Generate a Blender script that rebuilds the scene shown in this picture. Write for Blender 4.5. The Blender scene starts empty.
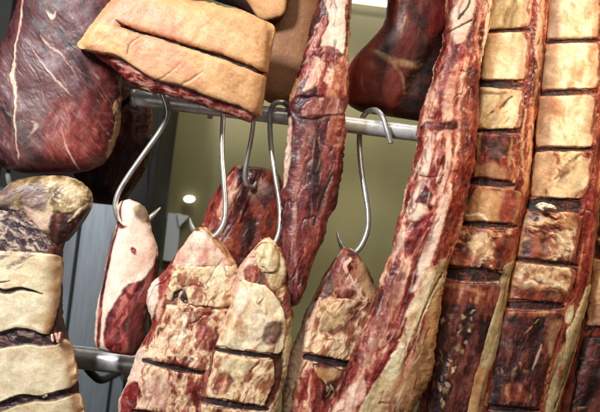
import bpy, math, random
import numpy as np
from mathutils import Vector, Matrix

# ------------------------------------------------------------------ camera, light, exposure
scene = bpy.context.scene
COL = scene.collection
R = math.radians(7.2)                      # the photographer held the camera a little tilted
CAM = np.array([0.0, 0.0, 1.55])
IU = np.array([math.cos(R), 0.0, math.sin(R)])      # image right in the world
ID = np.array([math.sin(R), 0.0, -math.cos(R)])     # image down in the world
VW = np.array([0.0, 1.0, 0.0])
cam_d = bpy.data.cameras.new('camera')
cam = bpy.data.objects.new('camera', cam_d)
COL.objects.link(cam)
cam.matrix_world = Matrix(((IU[0], -ID[0], -VW[0], CAM[0]), (IU[1], -ID[1], -VW[1], CAM[1]),
                           (IU[2], -ID[2], -VW[2], CAM[2]), (0, 0, 0, 1)))
cam_d.lens = 60.0
cam_d.sensor_width = 36.0
cam_d.clip_start = 0.02
cam_d.clip_end = 100.0
cam_d.dof.use_dof = True
cam_d.dof.focus_distance = 1.32
cam_d.dof.aperture_fstop = 6.5
scene.camera = cam

world = bpy.data.worlds.new('World')
scene.world = world
world.use_nodes = True
bg = world.node_tree.nodes['Background']
bg.inputs['Strength'].default_value = 0.075
_N = world.node_tree.nodes; _L = world.node_tree.links       # a dim shop: pale ceiling above, dark floor below
_tc = _N.new('ShaderNodeTexCoord'); _sp = _N.new('ShaderNodeSeparateXYZ'); _rp = _N.new('ShaderNodeValToRGB')
_L.new(_tc.outputs['Generated'], _sp.inputs[0]); _L.new(_sp.outputs['Z'], _rp.inputs['Fac']); _L.new(_rp.outputs['Color'], bg.inputs['Color'])
_rp.color_ramp.elements[0].position = 0.0; _rp.color_ramp.elements[0].color = (0.30, 0.24, 0.18, 1)
_rp.color_ramp.elements[1].position = 0.55; _rp.color_ramp.elements[1].color = (1.9, 1.8, 1.6, 1)


def area(name, loc, target, size, sy, power, col, spread=180):
    d = bpy.data.lights.new(name, 'AREA')
    d.shape = 'RECTANGLE'
    d.size = size
    d.size_y = sy
    d.energy = power
    d.color = col
    d.spread = math.radians(spread)
    o = bpy.data.objects.new(name, d)
    COL.objects.link(o)
    o.location = loc
    o.rotation_euler = (Vector(target) - Vector(loc)).to_track_quat('-Z', 'Y').to_euler()
    return o


area('case_lamp', (0.14, 0.98, 2.16), (0.06, 1.36, 1.62), 0.7, 0.06, 1.7, (1.0, 0.92, 0.80))
area('cool_ceiling_lamp', (-0.75, 0.30, 2.25), (-0.22, 1.38, 1.45), 0.22, 0.22, 5.2, (0.96, 0.98, 1.0), 70)
area('warm_spot_lamp', (0.70, 0.70, 2.20), (0.34, 1.36, 1.74), 0.12, 0.12, 1.0, (1.0, 0.76, 0.52), 50)
area('wall_lamp', (0.10, 1.52, 2.55), (0.12, 2.05, 1.35), 1.4, 0.12, 4.2, (1.0, 0.97, 0.88), 80)
area('front_fill', (-0.70, -0.20, 1.25), (-0.10, 1.36, 1.52), 0.9, 0.7, 2.0, (0.95, 0.98, 1.0))  # soft fill lamp added to lift the left side and the rails

scene.view_settings.view_transform = 'Standard'
scene.view_settings.look = 'None'
scene.view_settings.exposure = 0.0
scene.view_settings.gamma = 1.0

# ------------------------------------------------------------------ basic helpers
F = 1000.0


def P(u, v, y):
    """The point at depth y (metres from the lens plane) seen at photo pixel u, v."""
    return CAM + y * ((u - 300) / F * IU + (v - 206) / F * ID + VW)


def tag(o, label, cat, group=None, kind=None):
    if label:
        o['label'] = label
    if cat:
        o['category'] = cat
    if group:
        o['group'] = group
    if kind:
        o['kind'] = kind


def thing(name, label, cat, loc, group=None):
    o = bpy.data.objects.new(name, None)
    o.empty_display_size = 0.03
    COL.objects.link(o)
    o.location = Vector(loc)
    tag(o, label, cat, group)
    return o


def link(name, me, parent=None):
    o = bpy.data.objects.new(name, me)
    COL.objects.link(o)
    if parent is not None:
        o.parent = parent
        o.matrix_parent_inverse = Matrix.Translation(-parent.location)
    return o


def lin(c):
    c = np.asarray(c, float) / 255.0
    return np.where(c <= 0.04045, c / 12.92, ((c + 0.055) / 1.055) ** 2.4)


# ------------------------------------------------------------------ noise
_rng = np.random.RandomState(7)
TAB = _rng.rand(64, 64, 64).astype(np.float32)


def vnoise(x, y, z):
    xi = np.floor(x).astype(np.int64); yi = np.floor(y).astype(np.int64); zi = np.floor(z).astype(np.int64)
    fx = x - xi; fy = y - yi; fz = z - zi
    fx = fx * fx * (3 - 2 * fx); fy = fy * fy * (3 - 2 * fy); fz = fz * fz * (3 - 2 * fz)
    x0 = xi & 63; x1 = (xi + 1) & 63; y0 = yi & 63; y1 = (yi + 1) & 63; z0 = zi & 63; z1 = (zi + 1) & 63
    a = TAB[x0, y0, z0] * (1 - fx) + TAB[x1, y0, z0] * fx
    b = TAB[x0, y1, z0] * (1 - fx) + TAB[x1, y1, z0] * fx
    c = TAB[x0, y0, z1] * (1 - fx) + TAB[x1, y0, z1] * fx
    d = TAB[x0, y1, z1] * (1 - fx) + TAB[x1, y1, z1] * fx
    a = a * (1 - fy) + b * fy
    c = c * (1 - fy) + d * fy
    return a * (1 - fz) + c * fz


def fbm(x, y, z, octaves=4, gain=0.55):
    s = 0.0; a = 1.0; t = 0.0
    for k in range(octaves):
        s = s + a * vnoise(x + 17.3 * k, y + 9.1 * k, z + 5.7 * k)
        t += a; a *= gain
        x = x * 2.03; y = y * 2.03; z = z * 2.03
    return s / t


def sstep(a, b, x):
    t = np.clip((x - a) / (b - a), 0, 1)
    return t * t * (3 - 2 * t)


def cr(pts, n=6, closed=False):
    """Catmull-Rom smoothing of a list of points (any dimension)."""
    p = np.asarray(pts, float)
    k = len(p)
    if k < 3:
        return p
    out = []
    rng_ = range(k) if closed else range(k - 1)
    for i in rng_:
        if closed:
            a, b, c, d = p[(i - 1) % k], p[i], p[(i + 1) % k], p[(i + 2) % k]
        else:
            a, b, c, d = p[max(i - 1, 0)], p[i], p[i + 1], p[min(i + 2, k - 1)]
        for j in range(n):
            t = j / n
            out.append(0.5 * ((2 * b) + (-a + c) * t + (2 * a - 5 * b + 4 * c - d) * t * t + (-a + 3 * b - 3 * c + d) * t ** 3))
    if not closed:
        out.append(p[-1])
    return np.array(out)


# ------------------------------------------------------------------ surface fills: (ramp, scale, angle, stretch, contrast, relief)
FILLS = {}


def fill(name, cols, scale=8, ang=95, stretch=1.0, con=1.8, h=0.0, wet=0.5, fine=0.10):
    FILLS[name] = (np.array([lin(c) for c in cols]), scale, math.radians(ang), stretch, con, h, wet, fine)


def eval_fill(name, u, v, z, seed):
    cols, sc, ang, st, con, h, wet, fine = FILLS[name]
    ca, sa = math.cos(ang), math.sin(ang)
    a = (u * ca + v * sa); b = (-u * sa + v * ca)
    w = fbm(u / (sc * 2.0) + seed, v / (sc * 2.0), z / (sc * 2.0), 3) - 0.5
    n = fbm(a / (sc * st) + seed * 1.7 + w * 1.6, b / sc + seed * 3.1 + w * 1.6, z / sc + seed, 5, 0.6)
    n = np.clip(0.5 + (n - 0.5) * con * 1.6, 0, 0.9999)
    k = len(cols) - 1
    f = n * k
    i = f.astype(int); f = f - i
    c = cols[i] * (1 - f[:, None]) + cols[np.minimum(i + 1, k)] * f[:, None]
    g = fbm(u / 1.9 + seed, v / 1.9, z / 1.9, 2) - 0.5
    c = c * (1 + fine * 2.2 * g)[:, None]
    return c, (n - 0.5) * 2 * h, wet


# reds
fill('dry_beef', [(30, 14, 15), (56, 24, 27), (82, 34, 38), (96, 46, 48), (78, 52, 50)], 8, 52, 6, 1.7, 0.2, .5, .20)
fill('dark_beef', [(34, 13, 13), (68, 25, 24), (100, 38, 35), (128, 60, 50)], 8, 100, 3, 1.7, 0.4, .7, .12)
fill('smooth_dark', [(46, 15, 10), (88, 28, 18), (120, 42, 27), (136, 54, 34)], 16, 95, 2, 1.5, 0.2, .75, .06)
fill('lean', [(66, 18, 16), (116, 34, 28), (146, 54, 44), (172, 90, 74)], 7, 98, 3, 1.6, 0.4, .7, .12)
fill('wet_lean', [(58, 16, 16), (108, 32, 32), (140, 50, 46), (176, 100, 86)], 6, 110, 3, 1.9, 0.5, .8, .12)
fill('streaky', [(62, 18, 15), (116, 36, 28), (146, 58, 46), (194, 124, 98), (220, 182, 150)], 7, 100, 5.5, 1.9, 0.7, .65, .10)
fill('marbled', [(60, 20, 16), (124, 46, 34), (150, 68, 50), (206, 160, 124), (226, 200, 162)], 9, 100, 2.2, 2.0, 0.9, .6, .10)
fill('rib_red', [(52, 18, 12), (102, 40, 28), (136, 60, 42), (158, 86, 60), (200, 144, 106)], 6, 98, 5, 1.7, 0.6, .75, .12)
fill('brown_red', [(42, 13, 9), (88, 28, 18), (124, 46, 29), (144, 70, 46)], 7, 100, 2.2, 1.8, 0.6, .75, .12)
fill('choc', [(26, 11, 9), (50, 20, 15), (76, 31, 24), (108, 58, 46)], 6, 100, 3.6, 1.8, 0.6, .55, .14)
fill('dark_flesh_shade', [(16, 8, 6), (34, 14, 10), (64, 27, 20)], 5, 8, 3, 1.6, 0.4, .15, .1)  # dark flesh, with the shade of cuts and undersides put into the colour
fill('red_clot', [(84, 20, 20), (124, 34, 34), (150, 62, 56)], 5, 60, 1.5, 1.7, 0.7, .95, .12)
fill('purple_net', [(44, 32, 36), (82, 62, 64), (112, 86, 80), (176, 152, 130)], 3.2, 35, 2.0, 2.2, 0.9, .5, .14)
fill('purple_meat', [(26, 14, 16), (50, 28, 30), (78, 46, 46), (120, 92, 84)], 3.5, 5, 2.5, 1.9, 0.8, .6, .14)
fill('mauve', [(92, 68, 66), (124, 98, 90), (164, 140, 120)], 5, 160, 2.6, 1.8, 0.3, .5, .1)
# fats
fill('rind_gold', [(190, 134, 84), (208, 154, 102), (220, 172, 120), (214, 152, 112), (198, 130, 92)], 26, 20, 2, 1.5, 0.4, .35, .06)
fill('rind_pink', [(206, 142, 106), (216, 150, 120), (216, 162, 118)], 22, 20, 2, 1.3, 0.3, .4, .06)
fill('rind_shade', [(138, 90, 56), (156, 106, 68), (168, 118, 78)], 26, 90, 2, 1.3, 0.4, .3, .06)  # darker copy of the golden rind, shade included in its colour
fill('fat_cream', [(190, 164, 124), (214, 192, 152), (226, 210, 174), (212, 184, 144)], 22, 5, 2, 1.6, 0.4, .4, .05)
fill('fat_amber', [(170, 118, 72), (194, 144, 94), (208, 168, 122)], 12, 90, 2, 1.4, 0.3, .45, .06)
fill('fat_olive', [(84, 62, 38), (124, 96, 60), (160, 132, 92), (194, 170, 132)], 9, 120, 1.6, 1.8, 0.7, .6, .08)
fill('fat_pale', [(214, 176, 154), (226, 200, 178), (234, 218, 198)], 14, 100, 2.5, 1.4, 0.3, .45, .04)
fill('fat_pinkish', [(196, 138, 118), (214, 172, 148), (226, 200, 174)], 9, 100, 3.5, 1.7, 0.4, .5, .05)
fill('fat_ivory', [(186, 152, 112), (216, 192, 152), (234, 216, 182), (216, 184, 144), (184, 136, 98)], 18, 97, 2, 1.7, 0.3, .45, .05)
fill('fat_tan', [(140, 94, 60), (176, 130, 88), (202, 162, 116)], 9, 97, 3, 1.6, 0.4, .5, .08)
fill('fat_brown', [(120, 74, 46), (150, 98, 62), (180, 132, 90)], 10, 97, 4, 1.6, 0.3, .45, .07)
fill('fat_yellow', [(140, 112, 72), (176, 148, 104), (204, 182, 138), (222, 206, 166)], 9, 108, 5, 1.7, 0.5, .55, .06)
fill('fat_green', [(104, 78, 48), (142, 116, 78), (170, 148, 106), (186, 164, 122), (150, 104, 66)], 9, 105, 5, 1.5, 0.4, .5, .08)
fill('membrane', [(96, 46, 32), (158, 104, 72), (204, 164, 122), (226, 202, 162), (208, 172, 130), (150, 92, 64)], 11, 112, 1.9, 2.0, 1.0, .6, .06)
fill('scraggy', [(90, 32, 25), (146, 76, 56), (202, 154, 118), (228, 204, 168), (190, 126, 96), (130, 56, 42)], 11, 104, 2.2, 2.1, 1.1, .6, .06)
fill('burnt_mix', [(46, 18, 11), (98, 40, 24), (146, 82, 52), (200, 156, 114), (226, 198, 156)], 9, 18, 1.9, 2.2, 1.0, .7, .08)
fill('white_fat', [(214, 188, 156), (232, 214, 186), (238, 228, 206)], 5, 100, 2, 1.5, 0.3, .5, .04)
fill('silver_skin', [(108, 46, 40), (148, 86, 76), (192, 146, 130)], 5, 105, 5, 2.0, 0.2, .8, .08)

# ------------------------------------------------------------------ materials


def new_mat(name):
    m = bpy.data.materials.new(name)
    m.use_nodes = True
    nt = m.node_tree
    return m, nt, nt.nodes['Principled BSDF']


def meat_material(name, sss, bump):
    m, nt, b = new_mat(name)
    N = nt.nodes; L = nt.links
    at = N.new('ShaderNodeAttribute'); at.attribute_name = 'tissue'
    wt = N.new('ShaderNodeAttribute'); wt.attribute_name = 'wet'
    tc = N.new('ShaderNodeTexCoord')
    n1 = N.new('ShaderNodeTexNoise'); n1.inputs['Scale'].default_value = 420; n1.inputs['Detail'].default_value = 4
    n2 = N.new('ShaderNodeTexNoise'); n2.inputs['Scale'].default_value = 130; n2.inputs['Detail'].default_value = 5
    n2.inputs['Roughness'].default_value = 0.65
    L.new(tc.outputs['Object'], n1.inputs['Vector']); L.new(tc.outputs['Object'], n2.inputs['Vector'])
    mr = N.new('ShaderNodeMapRange'); mr.inputs['To Min'].default_value = 0.86; mr.inputs['To Max'].default_value = 1.14
    mr.inputs['From Min'].default_value = 0.3; mr.inputs['From Max'].default_value = 0.7
    L.new(n1.outputs['Fac'], mr.inputs['Value'])
    vm = N.new('ShaderNodeVectorMath'); vm.operation = 'SCALE'
    L.new(at.outputs['Color'], vm.inputs[0]); L.new(mr.outputs['Result'], vm.inputs['Scale'])
    L.new(vm.outputs['Vector'], b.inputs['Base Color'])
    # wet flesh is glossier, dry fat is waxy; both vary in patches
    r1 = N.new('ShaderNodeMapRange')
    r1.inputs['To Min'].default_value = 0.66; r1.inputs['To Max'].default_value = 0.31
    L.new(wt.outputs['Fac'], r1.inputs['Value'])
    r2 = N.new('ShaderNodeMath'); r2.operation = 'MULTIPLY_ADD'
    L.new(n2.outputs['Fac'], r2.inputs[0]); r2.inputs[1].default_value = 0.36
    r3 = N.new('ShaderNodeMath'); r3.operation = 'SUBTRACT'; r3.inputs[1].default_value = 0.17
    L.new(r1.outputs['Result'], r3.inputs[0]); L.new(r3.outputs[0], r2.inputs[2])
    L.new(r2.outputs[0], b.inputs['Roughness'])
    b.inputs['Specular IOR Level'].default_value = 0.5
    b.inputs['Subsurface Weight'].default_value = sss
    b.inputs['Subsurface Radius'].default_value = (1.0, 0.38, 0.22)
    b.inputs['Subsurface Scale'].default_value = 0.004
    bp = N.new('ShaderNodeBump'); bp.inputs['Strength'].default_value = bump; bp.inputs['Distance'].default_value = 0.0010
    ad = N.new('ShaderNodeMath'); ad.operation = 'MULTIPLY_ADD'; ad.inputs[1].default_value = 0.45
    L.new(n1.outputs['Fac'], ad.inputs[0]); L.new(n2.outputs['Fac'], ad.inputs[2])
    L.new(ad.outputs[0], bp.inputs['Height'])
    L.new(bp.outputs['Normal'], b.inputs['Normal'])
    return m


M_LEAN = meat_material('raw_meat', 0.08, 0.24)
M_FAT = meat_material('animal_fat', 0.35, 0.2)


def metal(name, col, rough, scale=60, streak=(1, 1, 1), bump=0.15, dirt=0.45):
    m, nt, b = new_mat(name)
    N = nt.nodes; L = nt.links
    tc = N.new('ShaderNodeTexCoord')
    mp = N.new('ShaderNodeMapping'); mp.inputs['Scale'].default_value = streak
    n = N.new('ShaderNodeTexNoise'); n.inputs['Scale'].default_value = scale; n.inputs['Detail'].default_value = 6
    L.new(tc.outputs['Object'], mp.inputs['Vector']); L.new(mp.outputs['Vector'], n.inputs['Vector'])
    sm = N.new('ShaderNodeTexNoise'); sm.inputs['Scale'].default_value = 34; sm.inputs['Detail'].default_value = 7; sm.inputs['Roughness'].default_value = 0.7
    L.new(mp.outputs['Vector'], sm.inputs['Vector'])
    sr = N.new('ShaderNodeValToRGB')          # grease and rubbed dirt
    sr.color_ramp.elements[0].position = 0.34; sr.color_ramp.elements[0].color = (col[0] * dirt, col[1] * dirt * .92, col[2] * dirt * .84, 1)
    sr.color_ramp.elements[1].position = 0.52; sr.color_ramp.elements[1].color = (*col, 1)
    L.new(sm.outputs['Fac'], sr.inputs['Fac']); L.new(sr.outputs['Color'], b.inputs['Base Color'])
    b.inputs['Metallic'].default_value = 1.0
    mr = N.new('ShaderNodeMapRange'); mr.inputs['To Min'].default_value = rough * 0.7; mr.inputs['To Max'].default_value = rough * 1.35
    L.new(n.outputs['Fac'], mr.inputs['Value']); L.new(mr.outputs['Result'], b.inputs['Roughness'])
    bp = N.new('ShaderNodeBump'); bp.inputs['Strength'].default_value = bump; bp.inputs['Distance'].default_value = 0.0005
    L.new(n.outputs['Fac'], bp.inputs['Height']); L.new(bp.outputs['Normal'], b.inputs['Normal'])
    return m


M_RAIL = metal('satin_steel', (0.78, 0.78, 0.76), 0.36, 90)
M_RAIL.node_tree.nodes['Principled BSDF'].inputs['Metallic'].default_value = 0.45
M_HOOK = metal('hook_steel', (0.66, 0.65, 0.61), 0.30, 150)
M_HOOK.node_tree.nodes['Principled BSDF'].inputs['Metallic'].default_value = 0.75
M_PANEL = metal('brushed_steel', (0.36, 0.40, 0.44), 0.38, 30, (5, 5, 0.4), 0.03, 0.88)


def wall_material():
    m, nt, b = new_mat('olive_wall_panel')
    N = nt.nodes; L = nt.links
    tc = N.new('ShaderNodeTexCoord')
    n = N.new('ShaderNodeTexNoise'); n.inputs['Scale'].default_value = 5; n.inputs['Detail'].default_value = 6
    n2 = N.new('ShaderNodeTexNoise'); n2.inputs['Scale'].default_value = 90; n2.inputs['Detail'].default_value = 4
    L.new(tc.outputs['Object'], n.inputs['Vector']); L.new(tc.outputs['Object'], n2.inputs['Vector'])
    rp = N.new('ShaderNodeValToRGB')
    rp.color_ramp.elements[0].position = 0.3; rp.color_ramp.elements[0].color = (*lin((128, 122, 86)), 1)
    rp.color_ramp.elements[1].position = 0.7; rp.color_ramp.elements[1].color = (*lin((148, 141, 102)), 1)
    L.new(n.outputs['Fac'], rp.inputs['Fac'])
    L.new(rp.outputs['Color'], b.inputs['Base Color'])
    b.inputs['Roughness'].default_value = 0.32
    bp = N.new('ShaderNodeBump'); bp.inputs['Strength'].default_value = 0.12; bp.inputs['Distance'].default_value = 0.001
    L.new(n2.outputs['Fac'], bp.inputs['Height']); L.new(bp.outputs['Normal'], b.inputs['Normal'])
    return m


def plain(name, col, rough, emit=0):
    m, nt, b = new_mat(name)
    N = nt.nodes; L = nt.links
    n = N.new('ShaderNodeTexNoise'); n.inputs['Scale'].default_value = 40; n.inputs['Detail'].default_value = 5
    mr = N.new('ShaderNodeMapRange'); mr.inputs['To Min'].default_value = 0.9; mr.inputs['To Max'].default_value = 1.1
    vm = N.new('ShaderNodeVectorMath'); vm.operation = 'SCALE'; vm.inputs[0].default_value = tuple(col)
    L.new(n.outputs['Fac'], mr.inputs['Value']); L.new(mr.outputs['Result'], vm.inputs['Scale'])
    L.new(vm.outputs['Vector'], b.inputs['Base Color'])
    b.inputs['Roughness'].default_value = rough
    if emit:
        b.inputs['Emission Color'].default_value = (*col, 1)
        b.inputs['Emission Strength'].default_value = emit
    return m


M_FRAME = plain('black_paint', (0.012, 0.011, 0.010), 0.75)

# ------------------------------------------------------------------ the meat builder
PX = 0.001     # one photo pixel is PX * depth metres


def seg_dist(u, v, pts, widths=None, closed=False):
    """Distance from every (u, v) to a polyline, less the local half-width."""
    d = np.full(u.shape, 1e9)
    n = len(pts)
    for i in range(n if closed else n - 1):
        a = pts[i]; b = pts[(i + 1) % n]
        e = b - a
        L2 = max(float(e @ e), 1e-9)
        t = np.clip(((u - a[0]) * e[0] + (v - a[1]) * e[1]) / L2, 0, 1)
        q = np.hypot(u - a[0] - t * e[0], v - a[1] - t * e[1])
        if widths is not None:
            q = q - (widths[i] * (1 - t) + widths[(i + 1) % n] * t)
        d = np.minimum(d, q)
    return d


def inside(u, v, pts):
    r = np.zeros(u.shape, bool)
    n = len(pts)
    for i in range(n):
        x0, y0 = pts[i]; x1, y1 = pts[(i + 1) % n]
        if y0 == y1:
            continue
        c = ((y0 > v) != (y1 > v)) & (u < (x1 - x0) * (v - y0) / (y1 - y0) + x0)
        r ^= c
    return r


def poly(pts, f, soft=1.0, warp=2.5, h=0.0, op=1.0):
    return ('P', cr(pts, 5, True), f, soft, warp, h, op)


def line(pts, w, f, soft=0.8, warp=1.5, h=0.0, op=1.0):
    p = np.asarray(pts, float)
    if np.isscalar(w):
        w = [w] * len(p)
    q = cr(np.column_stack([p, w]), 5)
    return ('L', q[:, :2], f, soft, warp, h, op, q[:, 2])


def strokes(region, n, ang, ln, w, f, seed=1, jit=14, h=0.25, op=0.8, warp=2.0):
    """Many short thin strokes of sinew or fat inside a region, along a grain."""
    rr = random.Random(seed)
    reg = np.asarray(region, float)
    lo = reg.min(0); hi = reg.max(0)
    out = []; guard = 0
    while len(out) < n and guard < 4000:
        guard += 1
        x = rr.uniform(lo[0], hi[0]); y = rr.uniform(lo[1], hi[1])
        if not inside(np.array([x]), np.array([y]), reg)[0]:
            continue
        a = math.radians(ang + rr.uniform(-jit, jit)); l = ln * rr.uniform(0.4, 1.3)
        b = a + math.radians(rr.uniform(-25, 25))
        p = [(x, y), (x + l / 2 * math.cos(a), y + l / 2 * math.sin(a)),
             (x + l / 2 * math.cos(a) + l / 2 * math.cos(b), y + l / 2 * math.sin(a) + l / 2 * math.sin(b))]
        ww = w * rr.uniform(0.5, 1.4)
        out.append(line(p, [0.0, ww, 0.0], f, 0.6, warp, h, op * rr.uniform(0.5, 1)))
    return out


def widen(b, dl, dr):
    return [(r_[0] - dl, r_[1] - dl * 0.05, r_[2] + dr, r_[3] + dr * 0.05) for r_ in b]


def slits(bl, f='dark_flesh_shade', h=-2.0):
    """Dark lines that paint the shade into each knife cut between one block and the next."""
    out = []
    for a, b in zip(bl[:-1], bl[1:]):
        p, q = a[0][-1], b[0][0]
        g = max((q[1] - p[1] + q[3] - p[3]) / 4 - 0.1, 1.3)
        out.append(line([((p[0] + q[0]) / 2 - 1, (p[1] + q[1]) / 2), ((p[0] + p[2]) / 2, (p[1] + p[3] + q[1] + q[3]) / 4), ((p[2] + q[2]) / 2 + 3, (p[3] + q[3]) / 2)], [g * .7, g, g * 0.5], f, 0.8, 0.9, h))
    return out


def box_blur(a, r):
    for ax in (0, 1):
        s = np.zeros_like(a)
        for k in range(-r, r + 1):
            s += np.roll(a, k, ax)
        a = s / (2 * r + 1)
    return a


def cut(name, rows, y, th, base, layers=(), parent=None, mat=None, n=2.5, seed=1, sp=0.62, rag=1.0, lump=1.2,
        on=None, back=1.0, end=None, fine=0.25, label=None, lumpscale=22, wmin=None, crease=None):
    """One piece of flesh or fat as a closed solid: the rows give its left and right edge down its length, th its
    half thickness (px units), on = height map of the body it lies on. Returns (object, height map)."""
    wmin = (0.6 if on is None else 1.0) if wmin is None else wmin
    rows = np.asarray(rows, float)
    rows = cr(rows, 14)
    mid = 0.5 * (rows[:, :2] + rows[:, 2:])
    arc = np.concatenate([[0], np.cumsum(np.hypot(*np.diff(mid, axis=0).T))])
    nr = max(int(arc[-1] / sp), 6)
    s = np.linspace(0, arc[-1], nr)
    rr = np.column_stack([np.interp(s, arc, rows[:, k]) for k in range(4)])
    mid = 0.5 * (rr[:, :2] + rr[:, 2:]); hv = 0.5 * (rr[:, 2:] - rr[:, :2])
    hw = float(np.mean(np.hypot(hv[:, 0], hv[:, 1])))
    # superellipse cross-section resampled by length, coarser at the back
    ph = np.linspace(0, math.pi, 400)
    cx = -np.sign(np.cos(ph)) * np.abs(np.cos(ph)) ** (2 / n); cz = np.abs(np.sin(ph)) ** (2 / n)
    L = np.concatenate([[0], np.cumsum(np.hypot(np.diff(cx) * hw, np.diff(cz) * th))])
    nf = max(int(L[-1] / sp), 8); nb = max(nf // 3, 5)
    sf = np.linspace(0, L[-1], nf); sb = np.linspace(0, L[-1], nb + 2)[1:-1][::-1]
    X = np.concatenate([np.interp(sf, L, cx), np.interp(sb, L, cx)])
    Z = np.concatenate([np.interp(sf, L, cz), -back * np.interp(sb, L, cz)])
    nc = len(X)
    e = th if end is None else end
    ed = np.minimum(s, arc[-1] - s)
    ee = np.clip(ed / max(e, 0.1), 0, 1)
    ef = np.sqrt(np.clip(1 - (1 - ee) ** 2, 0, 1)) * 0.97 + 0.03
    wf = wmin + (1 - wmin) * np.sqrt(np.clip(1 - (1 - np.clip(ed / max(e * 0.6, 0.1), 0, 1)) ** 2, 0, 1))
    # ragged outline
    sd = seed * 3.7
    hl = np.hypot(hv[:, 0], hv[:, 1]) + 1e-6
    dirv = hv / hl[:, None]
    half = hl * wf; cen = mid
    W = ef[:, None] * Z[None, :] * th
    S2 = np.broadcast_to(s[:, None], W.shape).ravel(); X2 = np.broadcast_to(X[None, :], W.shape).ravel()
    sg = np.where(X2 > 0, 20.0, 0.0)
    en = (fbm(S2 / 16 + sd, W.ravel() / 16 + sg, sg + sd, 4) - 0.5) * 4 * rag + (fbm(S2 / 4 + sd, W.ravel() / 5 + sg, sg, 2) - 0.5) * 1.3 * rag
    en = (np.sign(X2) * en * np.abs(X2) ** 3).reshape(W.shape)
    U = cen[:, None, 0] + dirv[:, None, 0] * (half[:, None] * X[None, :] + en)
    V = cen[:, None, 1] + dirv[:, None, 1] * (half[:, None] * X[None, :] + en)
    U = U.ravel(); V = V.ravel(); W = W.ravel()
    if on is not None:                       # knife cuts are not quite straight
        tx, ty = (mid[-1] - mid[0]) / (np.hypot(*(mid[-1] - mid[0])) + 1e-6)
        kk = (fbm(U / 9 + sd, V / 22, U * 0 + sd, 3) - 0.5) * 3.2 * rag
        U = U + kk * tx; V = V + kk * ty
    # end caps: one centre vertex each
    U = np.concatenate([U, [cen[0, 0], cen[-1, 0]]]); V = np.concatenate([V, [cen[0, 1], cen[-1, 1]]])
    W = np.concatenate([W, [0, 0]])
    ZZ = np.concatenate([(ef[:, None] * Z[None, :]).ravel(), [0, 0]])
    if on is not None:
        hm, off = on
        iu = np.clip(U - off, 0, hm.shape[0] - 2); iv = np.clip(V - off, 0, hm.shape[1] - 2)
        i0 = iu.astype(int); j0 = iv.astype(int); fu = iu - i0; fv = iv - j0
        Hh = (hm[i0, j0] * (1 - fu) * (1 - fv) + hm[i0 + 1, j0] * fu * (1 - fv) + hm[i0, j0 + 1] * (1 - fu) * fv + hm[i0 + 1, j0 + 1] * fu * fv)
    else:
        Hh = 0 * U
    # tissue
    Wn = W * 1.0 + Hh * 0.3
    w1u = (fbm(U / 13 + sd, V / 13, Wn / 13, 3) - 0.5) * 2; w1v = (fbm(U / 13 + sd + 31, V / 13, Wn / 13, 3) - 0.5) * 2
    w2u = (fbm(U / 3.6 + sd, V / 3.6, Wn / 3.6, 2) - 0.5) * 2; w2v = (fbm(U / 3.6 + sd + 31, V / 3.6, Wn / 3.6, 2) - 0.5) * 2
    c, h, wt = eval_fill(base, U, V, Wn, sd)
    wet = np.full(U.shape, wt)
    for li, ly in enumerate(layers):
        kind, pts, f, soft, warp, hh, op = ly[:7]
        m_ = 6 + warp * 2 + (float(np.max(ly[7])) if kind == 'L' else 0)
        lo = pts.min(0) - m_; hi = pts.max(0) + m_
        ix = np.nonzero((U > lo[0]) & (U < hi[0]) & (V > lo[1]) & (V < hi[1]))[0]
        if len(ix) == 0:
            continue
        uu = U[ix] + warp * (w1u[ix] + 0.35 * w2u[ix]); vv = V[ix] + warp * (w1v[ix] + 0.35 * w2v[ix])
        if kind == 'P':
            d = seg_dist(uu, vv, pts, None, True)
            d = np.where(inside(uu, vv, pts), -d, d)
        else:
            d = seg_dist(uu, vv, pts, ly[7])
        mk = sstep(soft, -soft, d) * op
        k = np.nonzero(mk > 0.003)[0]
        if len(k) == 0:
            continue
        ix = ix[k]; mk = mk[k]; d = d[k]
        c2, h2, w2 = eval_fill(f, U[ix], V[ix], Wn[ix], sd + li * 1.37)
        c[ix] = c[ix] * (1 - mk[:, None]) + c2 * mk[:, None]
        h[ix] = h[ix] * (1 - mk) + (h2 + hh) * mk
        wet[ix] = wet[ix] * (1 - mk) + w2 * mk
    h = h / 1.4       # mm to px
    if crease:                               # folds and torn seams between the muscles: (depth px, scale px, angle, stretch, colour)
        ca, cs, cang, cst, ccol = crease
        an = math.radians(cang); qa = U * math.cos(an) + V * math.sin(an); qb = -U * math.sin(an) + V * math.cos(an)
        nn_ = fbm(qa / (cs * cst) + sd + w1u * .25, qb / cs + sd * 2 + w1v * .35, Wn / cs, 2, .5)
        rd = np.clip(1 - np.abs(nn_ - 0.5) / 0.055, 0, 1) ** 1.5
        bl = (nn_ - 0.5) * 2
        pres = sstep(0.42, 0.62, fbm(U / 19 + sd + 7, V / 19, Wn / 19, 2))
        rd = rd * pres
        h = h - ca * rd + bl * ca * 1.2
        c2, _h, _w = eval_fill(ccol, U, V, Wn, sd + 5)
        c = c * (1 - 0.75 * rd[:, None]) + c2 * 0.75 * rd[:, None]
    h = h + (fbm(U / lumpscale + sd, V / lumpscale, Wn / lumpscale + 3, 3) - 0.5) * 2 * lump
    h = h + (fbm(U / 3.2 + sd, V / 3.2, Wn / 3.2 + 8, 3) - 0.5) * 2 * fine
    fr = np.clip(ZZ, 0, 1) ** 0.6
    Wd = W + h * fr + Hh
    if on is not None:
        Wd = np.where(ZZ < 0, Hh + W, Wd)
    # to the world: everything lies round the plane at depth y, in real units
    sc = y * PX
    pos = (P(300, 206, y)[None, :] + (U - 300)[:, None] * sc * IU[None, :] + (V - 206)[:, None] * sc * ID[None, :] - (Wd * sc)[:, None] * VW[None, :])
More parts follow.
